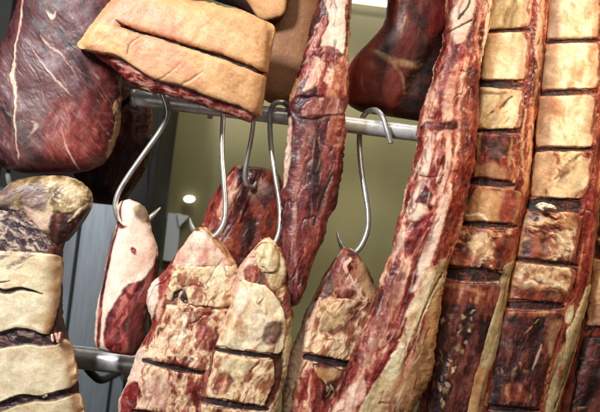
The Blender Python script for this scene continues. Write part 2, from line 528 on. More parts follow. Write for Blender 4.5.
    # faces
    i = np.arange(nr - 1)[:, None]; j = np.arange(nc)[None, :]; j1 = (j + 1) % nc
    q = np.stack(np.broadcast_arrays(i * nc + j, i * nc + j1, (i + 1) * nc + j1, (i + 1) * nc + j), -1).reshape(-1, 4)
    jj = np.arange(nc); ca = nr * nc; cb = ca + 1
    t1 = np.stack([np.full(nc, ca), (jj + 1) % nc, jj], -1)
    t2 = np.stack([np.full(nc, cb), (nr - 1) * nc + jj, (nr - 1) * nc + (jj + 1) % nc], -1)
    me = bpy.data.meshes.new(name)
    nv = len(pos)
    me.vertices.add(nv); me.vertices.foreach_set('co', pos.astype(np.float32).ravel())
    lv = np.concatenate([q.ravel(), t1.ravel(), t2.ravel()])
    tot = np.concatenate([np.full(len(q), 4), np.full(len(t1) + len(t2), 3)])
    me.loops.add(len(lv)); me.loops.foreach_set('vertex_index', lv.astype(np.int32))
    me.polygons.add(len(tot))
    me.polygons.foreach_set('loop_start', np.concatenate([[0], np.cumsum(tot)[:-1]]).astype(np.int32))
    me.polygons.foreach_set('loop_total', tot.astype(np.int32))
    me.polygons.foreach_set('use_smooth', np.ones(len(tot), bool))
    me.update(calc_edges=True)
    a = me.attributes.new('tissue', 'FLOAT_COLOR', 'POINT')
    a.data.foreach_set('color', np.column_stack([np.clip(c, 0.001, 0.95), np.ones(nv)]).astype(np.float32).ravel())
    a = me.attributes.new('wet', 'FLOAT', 'POINT')
    a.data.foreach_set('value', wet.astype(np.float32))
    me.materials.append(mat or M_LEAN)
    o = link(name, me, parent)
    if label:
        o['label'] = label
    # height map for pads lying on this body
    off = -140
    hm = np.full((900, 740), -1e3)
    fs = ZZ > 0
    a0 = np.clip(np.round(U[fs] - off).astype(int), 0, 899); a1 = np.clip(np.round(V[fs] - off).astype(int), 0, 739)
    np.maximum.at(hm, (a0, a1), Wd[fs])
    ok = hm > -500
    if ok.any():
        g = np.where(ok, hm, 0.0); w_ = ok.astype(float)
        for r_ in (1, 3, 8):
            nb_ = box_blur(w_, r_); ng = box_blur(g, r_)
            hole = (~ok) & (nb_ > 1e-6)
            hm = np.where(hole, ng / np.maximum(nb_, 1e-6), hm)
            ok = ok | hole
            g = np.where(ok, hm, 0.0); w_ = ok.astype(float)
        hm = np.where(ok, hm, 0.0)
        hm = box_blur(hm, 2)
    return o, (hm, off)


# ------------------------------------------------------------------ tubes (hooks, rails)


def tube(name, pts, r, mat, parent=None, seg=14, sub=8, taper=None):
    """Swept rod through world points; r radius in metres; taper = (start, end) radius factors."""
    p = cr(np.asarray(pts, float), sub) if len(pts) > 2 else np.asarray(pts, float)
    n = len(p)
    tan = np.gradient(p, axis=0); tan /= np.linalg.norm(tan, axis=1)[:, None]
    up = np.array([0.3, 1.0, 0.2]); V_ = []; nrm = None
    for i in range(n):
        if nrm is None:
            nrm = np.cross(tan[i], up)
        nrm = nrm - tan[i] * (nrm @ tan[i]); nrm /= np.linalg.norm(nrm)
        b = np.cross(tan[i], nrm)
        f = 1.0
        if taper:
            t = i / (n - 1)
            f = min(1, taper[0] + t / 0.06 * (1 - taper[0])) * min(1, taper[1] + (1 - t) / 0.10 * (1 - taper[1]))
        for k in range(seg):
            a = 2 * math.pi * k / seg
            V_.append(p[i] + r * f * (math.cos(a) * nrm + math.sin(a) * b))
    fc = [(i * seg + k, i * seg + (k + 1) % seg, (i + 1) * seg + (k + 1) % seg, (i + 1) * seg + k) for i in range(n - 1) for k in range(seg)]
    fc.append(tuple(range(seg))[::-1]); fc.append(tuple((n - 1) * seg + k for k in range(seg)))
    me = bpy.data.meshes.new(name)
    me.from_pydata([tuple(x) for x in V_], [], fc)
    for pl in me.polygons:
        pl.use_smooth = len(pl.vertices) == 4
    me.materials.append(mat)
    return link(name, me, parent)


def slab(name, corners, depth0, depth1, mat, parent=None, bevel=0.0):
    """A box-like panel: its four corners in photo pixels on the plane at depth0, going back to depth1."""
    sc = depth0 * PX
    f = [P(300, 206, depth0) + (u - 300) * sc * IU + (v - 206) * sc * ID for u, v in corners]
    b = [q + (depth1 - depth0) * VW for q in f]
    n = len(f)
    fc = [tuple(range(n)), tuple(range(n, 2 * n))[::-1]] + [(i, i + n, (i + 1) % n + n, (i + 1) % n) for i in range(n)]
    me = bpy.data.meshes.new(name)
    me.from_pydata([tuple(x) for x in f + b], [], fc)
    me.materials.append(mat)
    o = link(name, me, parent)
    if bevel:
        md = o.modifiers.new('bevel', 'BEVEL'); md.width = bevel; md.segments = 3
    return o


# ------------------------------------------------------------------ the case behind the meat
wall = slab('back_wall', [(150, -160), (760, -160), (760, 620), (150, 620)], 2.02, 2.05, wall_material())
tag(wall, 'olive green glossy back wall of the display case', 'wall', kind='structure')
panel = slab('steel_wall', [(-160, -160), (147, -160), (147, 620), (-160, 620)], 1.86, 1.88, M_PANEL)
tag(panel, 'brushed blue-grey steel end wall at the left', 'wall', kind='structure')

def vline(u, v, v2):
    """pixel u at row v2 of the upright line through (u, v)"""
    return u - (v2 - v) * math.tan(R)


# upright joints of the steel wall, a dark post against the olive wall, a dark post in the far corner
for nm, u, v, w_, lb in (('wall_joint', 76, 240, 2.2, 'upright dark joint in the steel wall nearer the scored fat cut'),
                         ('wall_joint', 112, 360, 1.6, 'upright dark joint in the steel wall under the end of the lower rail')):
    o = slab(nm, [(vline(u, v, -120), -120), (vline(u, v, -120) + w_, -120), (vline(u, v, 560) + w_, 560), (vline(u, v, 560), 560)], 1.852, 1.859, M_FRAME)
    tag(o, None, None, kind='structure')
o = slab('dark_post', [(vline(151, 160, -120), -120), (vline(158, 160, -120), -120), (vline(158, 160, 560), 560), (vline(151, 160, 560), 560)], 1.80, 2.0, M_FRAME, bevel=0.003)
tag(o, 'dark upright post between steel wall and olive wall', 'post')
o = slab('dark_post', [(vline(-22, 20, -140), -140), (vline(11, 20, -140), -140), (vline(11, 20, 200), 200), (vline(-22, 20, 200), 200)], 1.55, 1.60, M_FRAME, bevel=0.004)
tag(o, 'black upright post in the top left corner behind the large dark beef cut', 'post')
o = slab('upper_panel', [(-160, -160), (153, -121), (vline(153, 160, 206), 206), (-160, 166)], 1.845, 1.856, M_FRAME)
tag(o, 'black upper panel of the end wall', None, kind='structure')
# the strip light seen at the top between the long strip and the dark smooth cut
root = thing('strip_light', 'bright white strip light high on the olive wall at the top', 'light', P(370, -4, 1.95))
slab('housing', [(335, -22), (402, -14), (401, -5), (334, -13)], 1.93, 1.99, M_RAIL, root, 0.002)
lampm = plain('lamp_white', (1.0, 0.97, 0.88), 0.5, 2.2)
slab('diffuser', [(337, -12), (400, -4), (399, 4), (336, -4)], 1.94, 1.985, lampm, root, 0.002)

root = slab('reflection_strip', [(168, 213), (181, 214), (176, 262), (163, 260)], 2.012, 2.018, plain('reflection_pale', (0.74, 0.80, 0.84), 0.5))  # a reflection in the glossy wall, built as a pale slab
tag(root, 'pale bluish upright reflection painted as a strip on the olive wall beside the leftmost pale scored cut', 'painted reflection')
root = slab('reflection_corner', [(177, 214), (189, 216), (179, 227)], 2.009, 2.015, plain('reflection_white', (0.85, 0.88, 0.88), 0.5))  # triangular part of the wall reflection, also a pale slab
tag(root, 'small pale triangular reflection painted on the olive wall next to the pale strip', 'painted reflection corner')
dk = plain('reflection_glow', (1.0, 0.99, 0.94), 0.4, 1.6)
root = slab('lamp_reflection', [(189 + 5.5 * math.cos(a * math.pi / 12), 199 + 3.6 * math.sin(a * math.pi / 12)) for a in range(24)], 2.006, 2.019, dk)  # a lamp reflected in the wall, built as an emissive disc
tag(root, 'small round white lamp reflection, made as a glowing disc, on the olive wall left of the hooks', 'light')

# ------------------------------------------------------------------ rails
YR = 1.405
root = thing('hanging_rail', 'thick satin steel rail across the case holding the hooks', 'rail', P(300, 118, YR))
m = 36.0 / 286
tube('tube', [P(u, 97.5 + (u - 132) * m, YR) for u in (134, 300, 480, 700)], 0.0116, M_RAIL, root, 28, 6)
tube('end_cap', [P(u, 97.5 + (u - 132) * m, YR) for u in (131.5, 136.5)], 0.0122, M_RAIL, root, 28)
tube('bracket', [P(137, 93, YR + .002), P(128, 100, YR + .03), P(121, 106, YR + .09), P(118, 112, YR + .45)], 0.004, M_FRAME, root)
root = thing('lower_rail', 'lower satin steel rail at the left behind the scored fat cut', 'rail', P(110, 360, 1.47))
tube('tube', [P(u, 356.5 + (u - 70) * 0.118, 1.455) for u in (68, 75, 130, 215)], 0.0165, M_RAIL, root, 28, 6)
tube('bracket', [P(86, 366, 1.475), P(92, 374, 1.50), P(101, 380, 1.56), P(112, 376, 1.70), P(120, 372, 1.85)], 0.006, M_FRAME, root)


# ------------------------------------------------------------------ hooks
def hook(pts, label, r=0.0038, tp=(1, 0.25)):
    o = tube('meat_hook', [P(*p) for p in pts], r, M_HOOK, None, 14, 9, tp)
    tag(o, label, 'meat hook', 'steel meat hooks on the rail')
    return o


Yf = YR - 0.0155; Yb = YR + 0.0155
hook([(149, 97, YR + .008), (153, 88, YR - .002), (160, 91, Yf - .001), (165.5, 103, Yf - .001), (167, 116, Yf + .002), (160, 131, YR - .01), (143, 155, YR - .016), (125, 181, YR - .020), (116.5, 198, YR - .022),
      (116, 212, YR - .022), (122, 222, YR - .016), (134, 226, YR + .0), (147, 220, YR + .02), (155, 213, YR + .026), (160.5, 207.5, YR + .03)],
     'long bent steel hook leaning left and holding the pale cut with red muscle')
hook([(210, 118, YR + .014), (212, 98, YR - .001), (219, 98, Yf - .001), (223, 108, Yf - .001), (223, 120, Yf), (222, 150, YR - .02), (224, 180, YR - .03), (225.5, 205, YR - .035), (224, 222, YR - .040), (217, 234, YR - .042), (207, 239, YR - .035),
      (197, 234, YR - .010), (192, 226, YR + .004), (190, 218, YR + .01)],
     'steel hook holding the leftmost of the pale scored cuts')
hook([(246, 117, YR + .015), (247, 104, YR), (252, 107, Yf), (253.5, 120, Yf + .002), (251, 140, YR - .006), (247, 160, YR + .0), (245, 174, YR + .004), (247, 184, YR + .01), (253, 187, YR + .02), (258, 178, YR + .03)],
     'short steel hook holding the dark red cut at the back', 0.0033)
hook([(293, 121, YR + .012), (290, 110, YR - .006), (284, 103, YR - .016), (276, 103, YR - .017), (271, 110, Yf - .001), (270, 125, Yf), (271.5, 150, YR - .02), (276, 180, YR - .034), (280, 205, YR - .042), (280, 226, YR - .048), (276.5, 240, YR - .052), (270.5, 247, YR - .05),
      (264, 246, YR - .03), (261, 239, YR - .012)],
     'steel hook beside the long centre strip holding the second pale scored cut')
hook([(391, 143.5, Yf - .006), (387, 130, Yf - .004), (382, 116, Yf + .002), (375, 110, YR + .001), (366, 113, Yb), (360.5, 124, Yb), (359.5, 145, Yb - .004), (361.5, 170, YR), (365.5, 195, YR - .012), (368, 212, YR - .018), (367.5, 230, YR - .022), (361, 246, YR - .026),
      (353, 253, YR - .022), (345, 250, YR - .004), (339.5, 241, YR + .006), (337, 231, YR + .012)],
     'steel hook hung alone on the rail right of the long centre strip', 0.0039)
o = hook([(9, 150, 1.40), (8, 165, 1.385), (8.5, 178, 1.36), (12, 190, 1.335), (19, 200, 1.322), (25, 202, 1.33), (28, 198, 1.35)],
         'curved steel hook under the large beef cut holding the scored fat cut at lower left', 0.0039)


# ------------------------------------------------------------------ the cuts of meat
def root_at(name, label, cat, u, v, y, group=None):
    return thing(name, label, cat, P(u, v, y), group)


# A: large dark beef round, top left
root = root_at('beef_round', 'very large dark red beef round with a white sinew line at top left', 'meat cut', 58, 172, 1.335)
A = [(-2, -70, 150, -70), (-30, -30, 144, -30), (-4, 10, 136, 8), (-26, 45, 128, 45), (-34, 80, 124, 85), (-34, 115, 120, 120), (-30, 145, 114, 146), (-22, 163, 107, 160), (2, 171, 96, 168), (22, 176, 76, 173)]
A = [(24, -70, 150, -70), (22, -30, 144, -30), (18, 5, 134, 8), (6, 38, 126, 45), (-10, 66, 122, 85), (-16, 105, 121, 118), (-16, 140, 115, 143), (-10, 160, 107, 160), (2, 169, 98, 169), (14, 174, 82, 174)]
lay = [poly([(60, 110), (110, 95), (112, 150), (90, 168), (60, 168), (50, 140)], 'lean', 10, 5, 0.2, .6),
       poly([(20, -10), (60, -10), (50, 40), (35, 120), (18, 90), (15, 30)], 'dry_beef', 8, 4, -.5, .8),
       poly([(25, 100), (50, 118), (48, 150), (28, 158), (22, 130)], 'mauve', 7, 5, 0, .28),
       poly([(100, 70), (120, 88), (112, 120), (96, 120)], 'dark_beef', 6, 4, 0, .7),
       line([(-10, 168), (20, 175), (60, 174), (100, 168)], 2.2, 'lean', 1.5, 1.5, .2)]
lay += strokes([(2, 60), (30, 10), (120, 20), (118, 140), (90, 168), (10, 165)], 150, 52, 24, 0.55, 'mauve', 3, 7, .2, .42, .8)
lay += strokes([(2, 60), (30, 10), (120, 20), (118, 140), (90, 168), (10, 165)], 150, 54, 24, 0.6, 'choc', 33, 7, -.3, .6, .8)
lay += strokes([(30, 20), (118, 20), (110, 130), (60, 160), (30, 130)], 26, 52, 26, 0.9, 'mauve', 9, 12, .3, .6, 1.5)
lay += strokes([(0, 60), (20, 50), (24, 160), (0, 160)], 30, 70, 20, 1.0, 'mauve', 5, 25, .3, .5)
lay += [line([(47, 40), (58, 52), (72, 62), (86, 84)], [0, 1.0, .5, 0], 'fat_pinkish', .8, 3, .3, .8), line([(36, 46), (52, 70), (68, 90), (80, 100)], [0, .7, .9, 0], 'fat_pinkish', .8, 3, .3, .8),
        line([(54, 16), (60, 24), (63, 18)], [0, 2.0, 0], 'fat_pinkish', 1, 2.5, .3), line([(40, 125), (44, 130), (36, 140)], [1, 2.4, 0], 'mauve', 1, 2.5, .3),
        line([(69, 130), (74, 150), (83, 170)], [0, .7, .5], 'fat_pinkish', .8, 1, .2),
        line([(29, 2), (27, 22), (24, 45), (22, 66), (20, 82), (24, 100), (23, 125), (26, 160)], [.9, 1.3, .8, 1.2, 2.6, 1.3, .9, .2], 'fat_pinkish', .8, 2.6, .9),
        line([(124, 86), (123, 96), (118, 108), (120, 122), (115, 138), (109, 158)], [1.2, 1.6, 2.2, 2.0, 1.6, 1.2], 'fat_tan', .8, 1.5, 1.6)]
cut('lean_meat', A, 1.368, 32, 'dry_beef', lay, root, n=2.4, seed=2, rag=1.6, lump=3.6, fine=.16, lumpscale=40, end=26, back=.7)

# dark cut hanging in the shade behind it
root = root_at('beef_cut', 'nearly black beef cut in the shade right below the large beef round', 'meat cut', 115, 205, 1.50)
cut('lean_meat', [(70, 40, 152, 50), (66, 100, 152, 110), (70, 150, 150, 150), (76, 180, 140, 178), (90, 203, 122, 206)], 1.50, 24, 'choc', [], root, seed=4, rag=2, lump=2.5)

# J: scored fat cut hanging at lower left
root = root_at('pork_belly', 'thick cream fat cut scored into blocks at lower left', 'meat cut', 30, 420, 1.325)
J = [(-30, 205, 40, 186), (-34, 222, 60, 190), (-40, 240, 72, 215), (-44, 262, 62, 252), (-46, 290, 62, 288), (-46, 320, 63, 316), (-46, 345, 70, 345), (-44, 385, 78, 384), (-40, 420, 82, 420), (-30, 470, 84, 470)]
lay = [poly([(-20, 205), (10, 192), (30, 205), (46, 225), (58, 238), (50, 252), (10, 252), (-20, 250)], 'purple_net', 3, 5, -.6)]
_, H = cut('lean_meat', J, 1.34, 22, 'choc', lay, root, n=3.2, seed=6, rag=1.5, lump=1.6, back=.9)
headrows = [(-12, 208, 12, 180), (6, 214, 44, 176), (26, 224, 72, 178), (44, 236, 90, 190), (56, 244, 92, 206), (66, 244, 84, 222)]
lay = [poly([(22, 190), (38, 186), (52, 196), (48, 212), (30, 208)], 'mauve', 2.5, 3, .2, .9), poly([(28, 206), (46, 214), (56, 212), (52, 228), (40, 228)], 'fat_pinkish', 2, 2.5, .3, .9),
       poly([(56, 214), (72, 214), (92, 208), (84, 222), (66, 248), (52, 240)], 'choc', 1.5, 2.5, -2.0, 1.0),
       poly([(-12, 190), (12, 182), (20, 200), (4, 212), (-12, 214)], 'mauve', 2.5, 2, 0, .9),
       poly([(-12, 214), (12, 206), (30, 212), (42, 232), (56, 250), (10, 250), (-12, 246)], 'purple_net', 2.5, 3, -1.0, 1.0),
       line([(72, 222), (80, 214), (92, 204)], [1, 1.6, 1], 'fat_olive', 1, 1.5, .5)]
lay += strokes([(50, 186), (86, 190), (86, 206), (60, 212)], 26, 40, 8, 1.0, 'fat_yellow', 12, 40, .6, .7)
cut('rolled_flap', headrows, 1.322, 15, 'fat_olive', lay, root, M_FAT, n=2.2, seed=8, rag=1.2, lump=1.6, on=None, fine=.5, label='olive-yellow rolled flap of fat at the top of the scored cut')
cap = [(-44, 247, 57, 253), (-46, 262, 63, 262), (-46, 300, 62, 300), (-46, 322, 58, 322), (-46, 334, 55, 332), (-46, 343, 70, 341), (-46, 362, 77, 360), (-46, 380, 80, 378), (-46, 392, 72, 389), (-44, 400, 83, 397), (-42, 440, 87, 440), (-40, 470, 86, 470)]
lay = [line([(64, 258), (61, 300), (58, 330), (72, 346), (79, 380), (80, 400), (88, 450)], 6, 'fat_amber', 5, 3, 0, .8), poly([(4, 290), (40, 296), (40, 318), (4, 322)], 'white_fat', 8, 5, 0, .4), poly([(4, 352), (44, 350), (44, 376), (4, 384)], 'white_fat', 8, 5, 0, .4),
       line([(-6, 284), (14, 289), (30, 287), (49, 292)], [1.4, 2.2, 1.8, .2], 'dark_flesh_shade', .7, 1.0, -5.0), line([(2, 281), (18, 279)], [1.2, .3], 'choc', .6, .6, -1),
       line([(-10, 262), (8, 256), (20, 250)], [1, 2.6, 1], 'purple_net', 1.5, 2.5, -.3, .8), line([(18, 266), (28, 258), (42, 254)], [1, 2.8, .5], 'purple_net', 1.5, 3, -.3, .7),
       line([(-20, 336), (0, 329), (28, 321), (50, 327)], [1, 1.5, 2, 1], 'white_fat', 2, 1.5, 1.0, .5),
       poly([(-20, 339), (0, 332), (14, 327), (28, 325), (40, 327), (50, 331), (64, 333), (66, 340), (50, 343), (35, 341), (18, 343), (0, 347), (-20, 352)], 'purple_meat', .8, 1.2, -7),
       poly([(-20, 407), (0, 400), (16, 394), (30, 390), (46, 391), (60, 388), (86, 382), (86, 388), (62, 396), (40, 397), (20, 402), (0, 410), (-20, 416)], 'purple_meat', .8, 1.2, -7)]
lay += strokes([(0, 255), (40, 252), (40, 270), (0, 270)], 12, -25, 16, .9, 'mauve', 5, 12, 0, .6)
cut('fat_cap', cap, 1.34, 7.5, 'fat_cream', lay, root, M_FAT, n=5, seed=20, rag=1.0, lump=1.3, on=H, end=4, fine=.22, wmin=.9, lumpscale=30)
# strings of sinew bridging the lower gaps
for k, (a, b_) in enumerate((((52, 334), (53, 342)), ((56, 333), (58, 343)), ((60, 332), (59, 340)), ((42, 388), (44, 398)), ((46, 387), (46, 397)))):
    cut('sinew', [(a[0] - 1.6, a[1], a[0] + 1.6, a[1]), (b_[0] - 1.2, b_[1], b_[0] + 1.2, b_[1])], 1.306, 1.3, 'fat_pinkish', [], root, M_FAT, seed=40 + k, rag=.4, lump=.1)

# K: pale cut with red muscle
root = root_at('pork_cut', 'pale fatty cut with one dark red muscle hanging over the lower rail', 'meat cut', 120, 352, 1.385)
K = [(121, 201, 129, 199), (118, 207, 140, 204), (119, 218, 147, 213), (113, 235, 152, 231), (107, 258, 157, 252), (103, 282, 156, 274), (98, 305, 152, 300), (95, 328, 146, 325), (96, 346, 140, 350), (104, 352, 134, 356)]
lay = [line([(120, 226), (113, 250), (107, 275), (103, 300), (100, 345)], [1.0, 1.6, 2, 2.2, 2], 'wet_lean', 1, 1, -.3),
       poly([(158, 256), (153, 268), (144, 278), (130, 284), (119, 298), (109, 316), (106, 334), (109, 348), (124, 360), (150, 360), (164, 300)], 'wet_lean', 1.2, 2, -1.4),
       poly([(158, 266), (146, 282), (134, 300), (130, 330), (132, 356), (150, 356), (162, 300)], 'dark_beef', 3, 3, -1, .8),
       poly([(134, 246), (139, 249), (138, 254), (134, 251)], 'red_clot', .8, .7, .2), poly([(144, 203), (150, 214), (150, 224), (140, 220), (136, 208)], 'fat_olive', 2, 2, .4, .85),
       line([(124, 200), (122, 212), (124, 222)], [1, 1.4, .4], 'lean', 1, 1, -.8), poly([(128, 262), (146, 250), (156, 246), (154, 258), (132, 276)], 'fat_pinkish', 3, 3, .5, .7)]
lay += strokes([(118, 290), (152, 262), (150, 340), (112, 345)], 26, 115, 14, .6, 'silver_skin', 3, 12, .1, .5)
lay += [line([(117, 218), (122, 226), (128, 226)], [1.2, 2.4, .8], 'lean', 1.2, 1, .5), line([(120, 223), (124, 226)], 1.2, 'dark_flesh_shade', .6, .5, -2.5)]
cut('meat', K, 1.385, 15, 'fat_pale', lay, root, M_FAT, n=2.2, wmin=.9, seed=50, rag=.9, lump=1.6, lumpscale=26)

# N: dark red cut behind the hooks
root = root_at('beef_cut', 'dark red cut hanging at the back between two hooks above the pale cuts', 'meat cut', 255, 330, 1.45)
Nn = [(234, 165, 262, 167), (231, 169, 275, 171), (221, 184, 282, 180), (212, 200, 286, 195), (203, 222, 289, 215), (198, 250, 291, 240), (200, 285, 290, 270), (210, 320, 286, 310), (226, 345, 276, 345)]
lay = [poly([(224, 176), (236, 168), (238, 190), (228, 210), (214, 232), (200, 240), (204, 216)], 'streaky', 3, 3, .4, .9), poly([(254, 186), (268, 184), (274, 200), (262, 212), (250, 204)], 'mauve', 4, 4, .3, .6),
       poly([(244, 205), (290, 205), (290, 300), (225, 300), (236, 240)], 'brown_red', 8, 5, -3.5, .85), line([(236, 172), (240, 158), (252, 149)], [1, 2, .5], 'lean', 1, 1, 1),
       line([(240, 166), (243, 158)], 2.4, 'fat_tan', 1, 1, 1), line([(262, 168), (250, 196), (240, 222)], [1, 1, .4], 'lean', 1.5, 1.5, .6)]
lay += strokes([(205, 230), (232, 175), (250, 180), (230, 240)], 24, 120, 16, .8, 'fat_pinkish', 4, 12, .2, .5)
cut('lean_meat', Nn, 1.455, 18, 'brown_red', lay, root, n=2.2, wmin=.9, seed=55, rag=1.2, lump=2.2)  # base fill chosen darker to carry the shade at the back

# C: shaded flank piece and the slab above, top centre
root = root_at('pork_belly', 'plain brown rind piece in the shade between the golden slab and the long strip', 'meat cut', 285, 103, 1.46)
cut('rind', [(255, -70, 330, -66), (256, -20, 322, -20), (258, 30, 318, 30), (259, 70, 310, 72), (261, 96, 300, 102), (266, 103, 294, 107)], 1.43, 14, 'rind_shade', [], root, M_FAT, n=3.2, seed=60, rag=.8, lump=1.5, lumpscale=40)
root = root_at('pork_belly', 'golden rind slab cut off by the top edge above the other golden slab', 'meat cut', 250, 20, 1.38)
Tt = [(150, -60, 158, -10), (190, -70, 196, -4), (230, -72, 238, 8), (262, -70, 265, 21), (280, -60, 281, 18), (292, -40, 288, 8)]
_, H = cut('lean_meat', Tt, 1.40, 16, 'choc', [poly([(190, -10), (262, -8), (264, 22), (200, 10)], 'dark_flesh_shade', 4, 3, -.5)], root, n=2.8, seed=62, rag=1, lump=1.2)  # shade under the slab painted onto the flesh
cut('fat_cap', [(150, -60, 157, -26), (190, -70, 196, -18), (230, -72, 236, -10), (256, -70, 259, 18), (280, -60, 281, 17), (290, -40, 287, 6)], 1.385, 7, 'rind_gold', [], root, M_FAT, n=3, seed=63, rag=1, lump=1)

# B: golden two-piece slab
root = root_at('pork_belly', 'large golden rind slab scored once along its length in front of the upper rail', 'meat cut', 180, 110, 1.31)
Bb = [(100, 52, 84, 49), (118, 0, 106, 60), (135, -16, 126, 78), (160, -6, 150, 92), (186, 0, 180, 99), (212, 3, 206, 107), (238, 10, 232, 115), (256, 14, 250, 120), (272, 22, 258, 120), (275, 34, 264, 114)]
Bb = [(84, 46, 88, 50), (100, 24, 96, 56), (116, 4, 110, 66), (132, -6, 126, 80), (160, -2, 150, 92), (186, 2, 180, 99), (212, 5, 206, 107), (238, 11, 230, 115), (258, 18, 246, 121), (270, 24, 256, 121), (272, 34, 263, 114)]
lay = strokes([(100, 55), (130, 70), (200, 98), (258, 112), (255, 122), (150, 96)], 60, 15, 14, .9, 'fat_pinkish', 7, 12, .3, .6)
lay += [line([(122, 28), (160, 40), (214, 57), (262, 74)], 2.5, 'dark_flesh_shade', 1, .5, -2)]
_, H = cut('lean_meat', Bb, 1.318, 15, 'wet_lean', lay, root, n=2.6, seed=65, rag=1.2, lump=1.4)
upper = [(78, 47, 80, 49), (92, 28, 92, 52), (106, 10, 108, 50), (124, -8, 124, 30), (146, -6, 139, 32), (170, -2, 160, 38), (196, 2, 188, 47), (222, 7, 214, 55), (248, 14, 240, 64), (264, 22, 256, 71), (274, 27, 266, 75), (275, 34, 268, 74)]
lay = [poly([(100, 10), (170, 5), (180, 40), (120, 30)], 'rind_pink', 8, 5, 0, .6), line([(120, 24), (128, 30), (138, 33)], [.3, 1.6, .8], 'dark_flesh_shade', .6, .8, -2),
       line([(268, 26), (270, 50), (266, 74)], 2.5, 'fat_amber', 2, 2, -.4, .7), line([(205, 30), (222, 22)], [.2, .8], 'fat_tan', 1, 1, -.5, .6), line([(190, 42), (206, 30)], [.2, .8], 'fat_tan', 1, 1, -.4, .5)]
lay += strokes([(100, 10), (265, 25), (262, 66), (120, 26)], 30, 12, 10, .5, 'fat_tan', 11, 60, -.3, .4)
lay += strokes([(90, 40), (130, -2), (270, 25), (266, 68), (130, 30)], 110, 60, 2.2, .55, 'fat_brown', 12, 50, -.5, .55, .3)
cut('fat_cap', upper, 1.318, 7.5, 'rind_gold', lay, root, M_FAT, n=7, seed=70, rag=1, lump=1.3, on=H, end=2.5, lumpscale=40, fine=.3, label='upper half of the golden rind')
lower = [(90, 50, 92, 53), (100, 44, 104, 56), (113, 34, 119, 58), (126, 31.5, 133, 67), (138, 36, 154, 80), (162, 42.5, 182, 88), (190, 51.5, 208, 97), (216, 59.5, 232, 105), (238, 68, 246, 111), (256, 75, 254, 116), (266, 78, 262, 117)]
lay = [poly([(128, 36), (180, 50), (175, 80), (138, 66)], 'rind_pink', 8, 5, 0, .7), line([(184, 66), (168, 78), (160, 84)], [.2, 1.0, .3], 'fat_amber', .8, 1.5, -1.2),
       line([(206, 74), (192, 84), (178, 90)], [.3, 1.1, .3], 'fat_amber', .8, 1.5, -1.4), line([(146, 40), (134, 48), (131, 58)], [.4, 1.0, .3], 'fat_tan', .8, 1, -1.2),
       line([(238, 76), (226, 86), (222, 98)], [.3, 1.0, .3], 'fat_tan', 1, 1.5, -.8, .7), poly([(226, 80), (266, 84), (264, 112), (230, 108)], 'fat_amber', 8, 4, 0, .5)]
lay += strokes([(130, 42), (262, 80), (258, 110), (140, 78)], 40, 150, 12, .5, 'fat_tan', 12, 30, -.35, .4)
lay += strokes([(95, 50), (126, 34), (264, 80), (258, 112), (140, 76)], 90, 60, 2.2, .55, 'fat_brown', 14, 50, -.5, .55, .3)
cut('fat_cap', lower, 1.318, 8.5, 'rind_gold', lay, root, M_FAT, n=7, seed=71, rag=1.2, lump=1.3, on=H, end=2.5, lumpscale=40, fine=.3, label='lower half of the golden rind')

# E: dark smooth cut behind the rail
root = root_at('beef_cut', 'smooth dark red-brown cut between the long centre strip and the diagonal strip', 'meat cut', 400, 118, 1.47)
E = [(386, -60, 450, -60), (388, -20, 450, -20), (387, 5, 449, 5), (383, 25, 449, 25), (369, 42, 449, 40), (354, 58, 448, 60), (347, 74, 446, 80), (346, 92, 445, 98), (348, 104, 443, 112), (358, 112, 438, 124)]
lay = [poly([(392, -10), (404, -10), (404, 30), (394, 40)], 'rib_red', 4, 3, .4, .6), line([(370, 52), (386, 62), (400, 66), (416, 68), (426, 66)], [1, 3, 3, 2, 0], 'fat_tan', 2.5, 3, .6, .75), line([(392, 66), (400, 80), (402, 96)], [2, 1.2, .3], 'fat_tan', 2, 2.5, .4, .5),
       poly([(448, 30), (420, 64), (404, 92), (396, 118), (450, 118)], 'dark_flesh_shade', 6, 4, -6, .9), poly([(420, 6), (444, 8), (442, 34), (424, 36)], 'lean', 5, 4, .6, .7)]  # near-black patch paints the shaded right side of the cut
lay += strokes([(390, 0), (446, 0), (440, 50), (360, 90), (360, 70)], 14, 95, 18, .7, 'rib_red', 8, 12, .1, .35)
cut('lean_meat', E, 1.475, 24, 'smooth_dark', lay, root, n=2.6, wmin=.85, fine=.12, seed=75, rag=.8, lump=2.6, lumpscale=34)

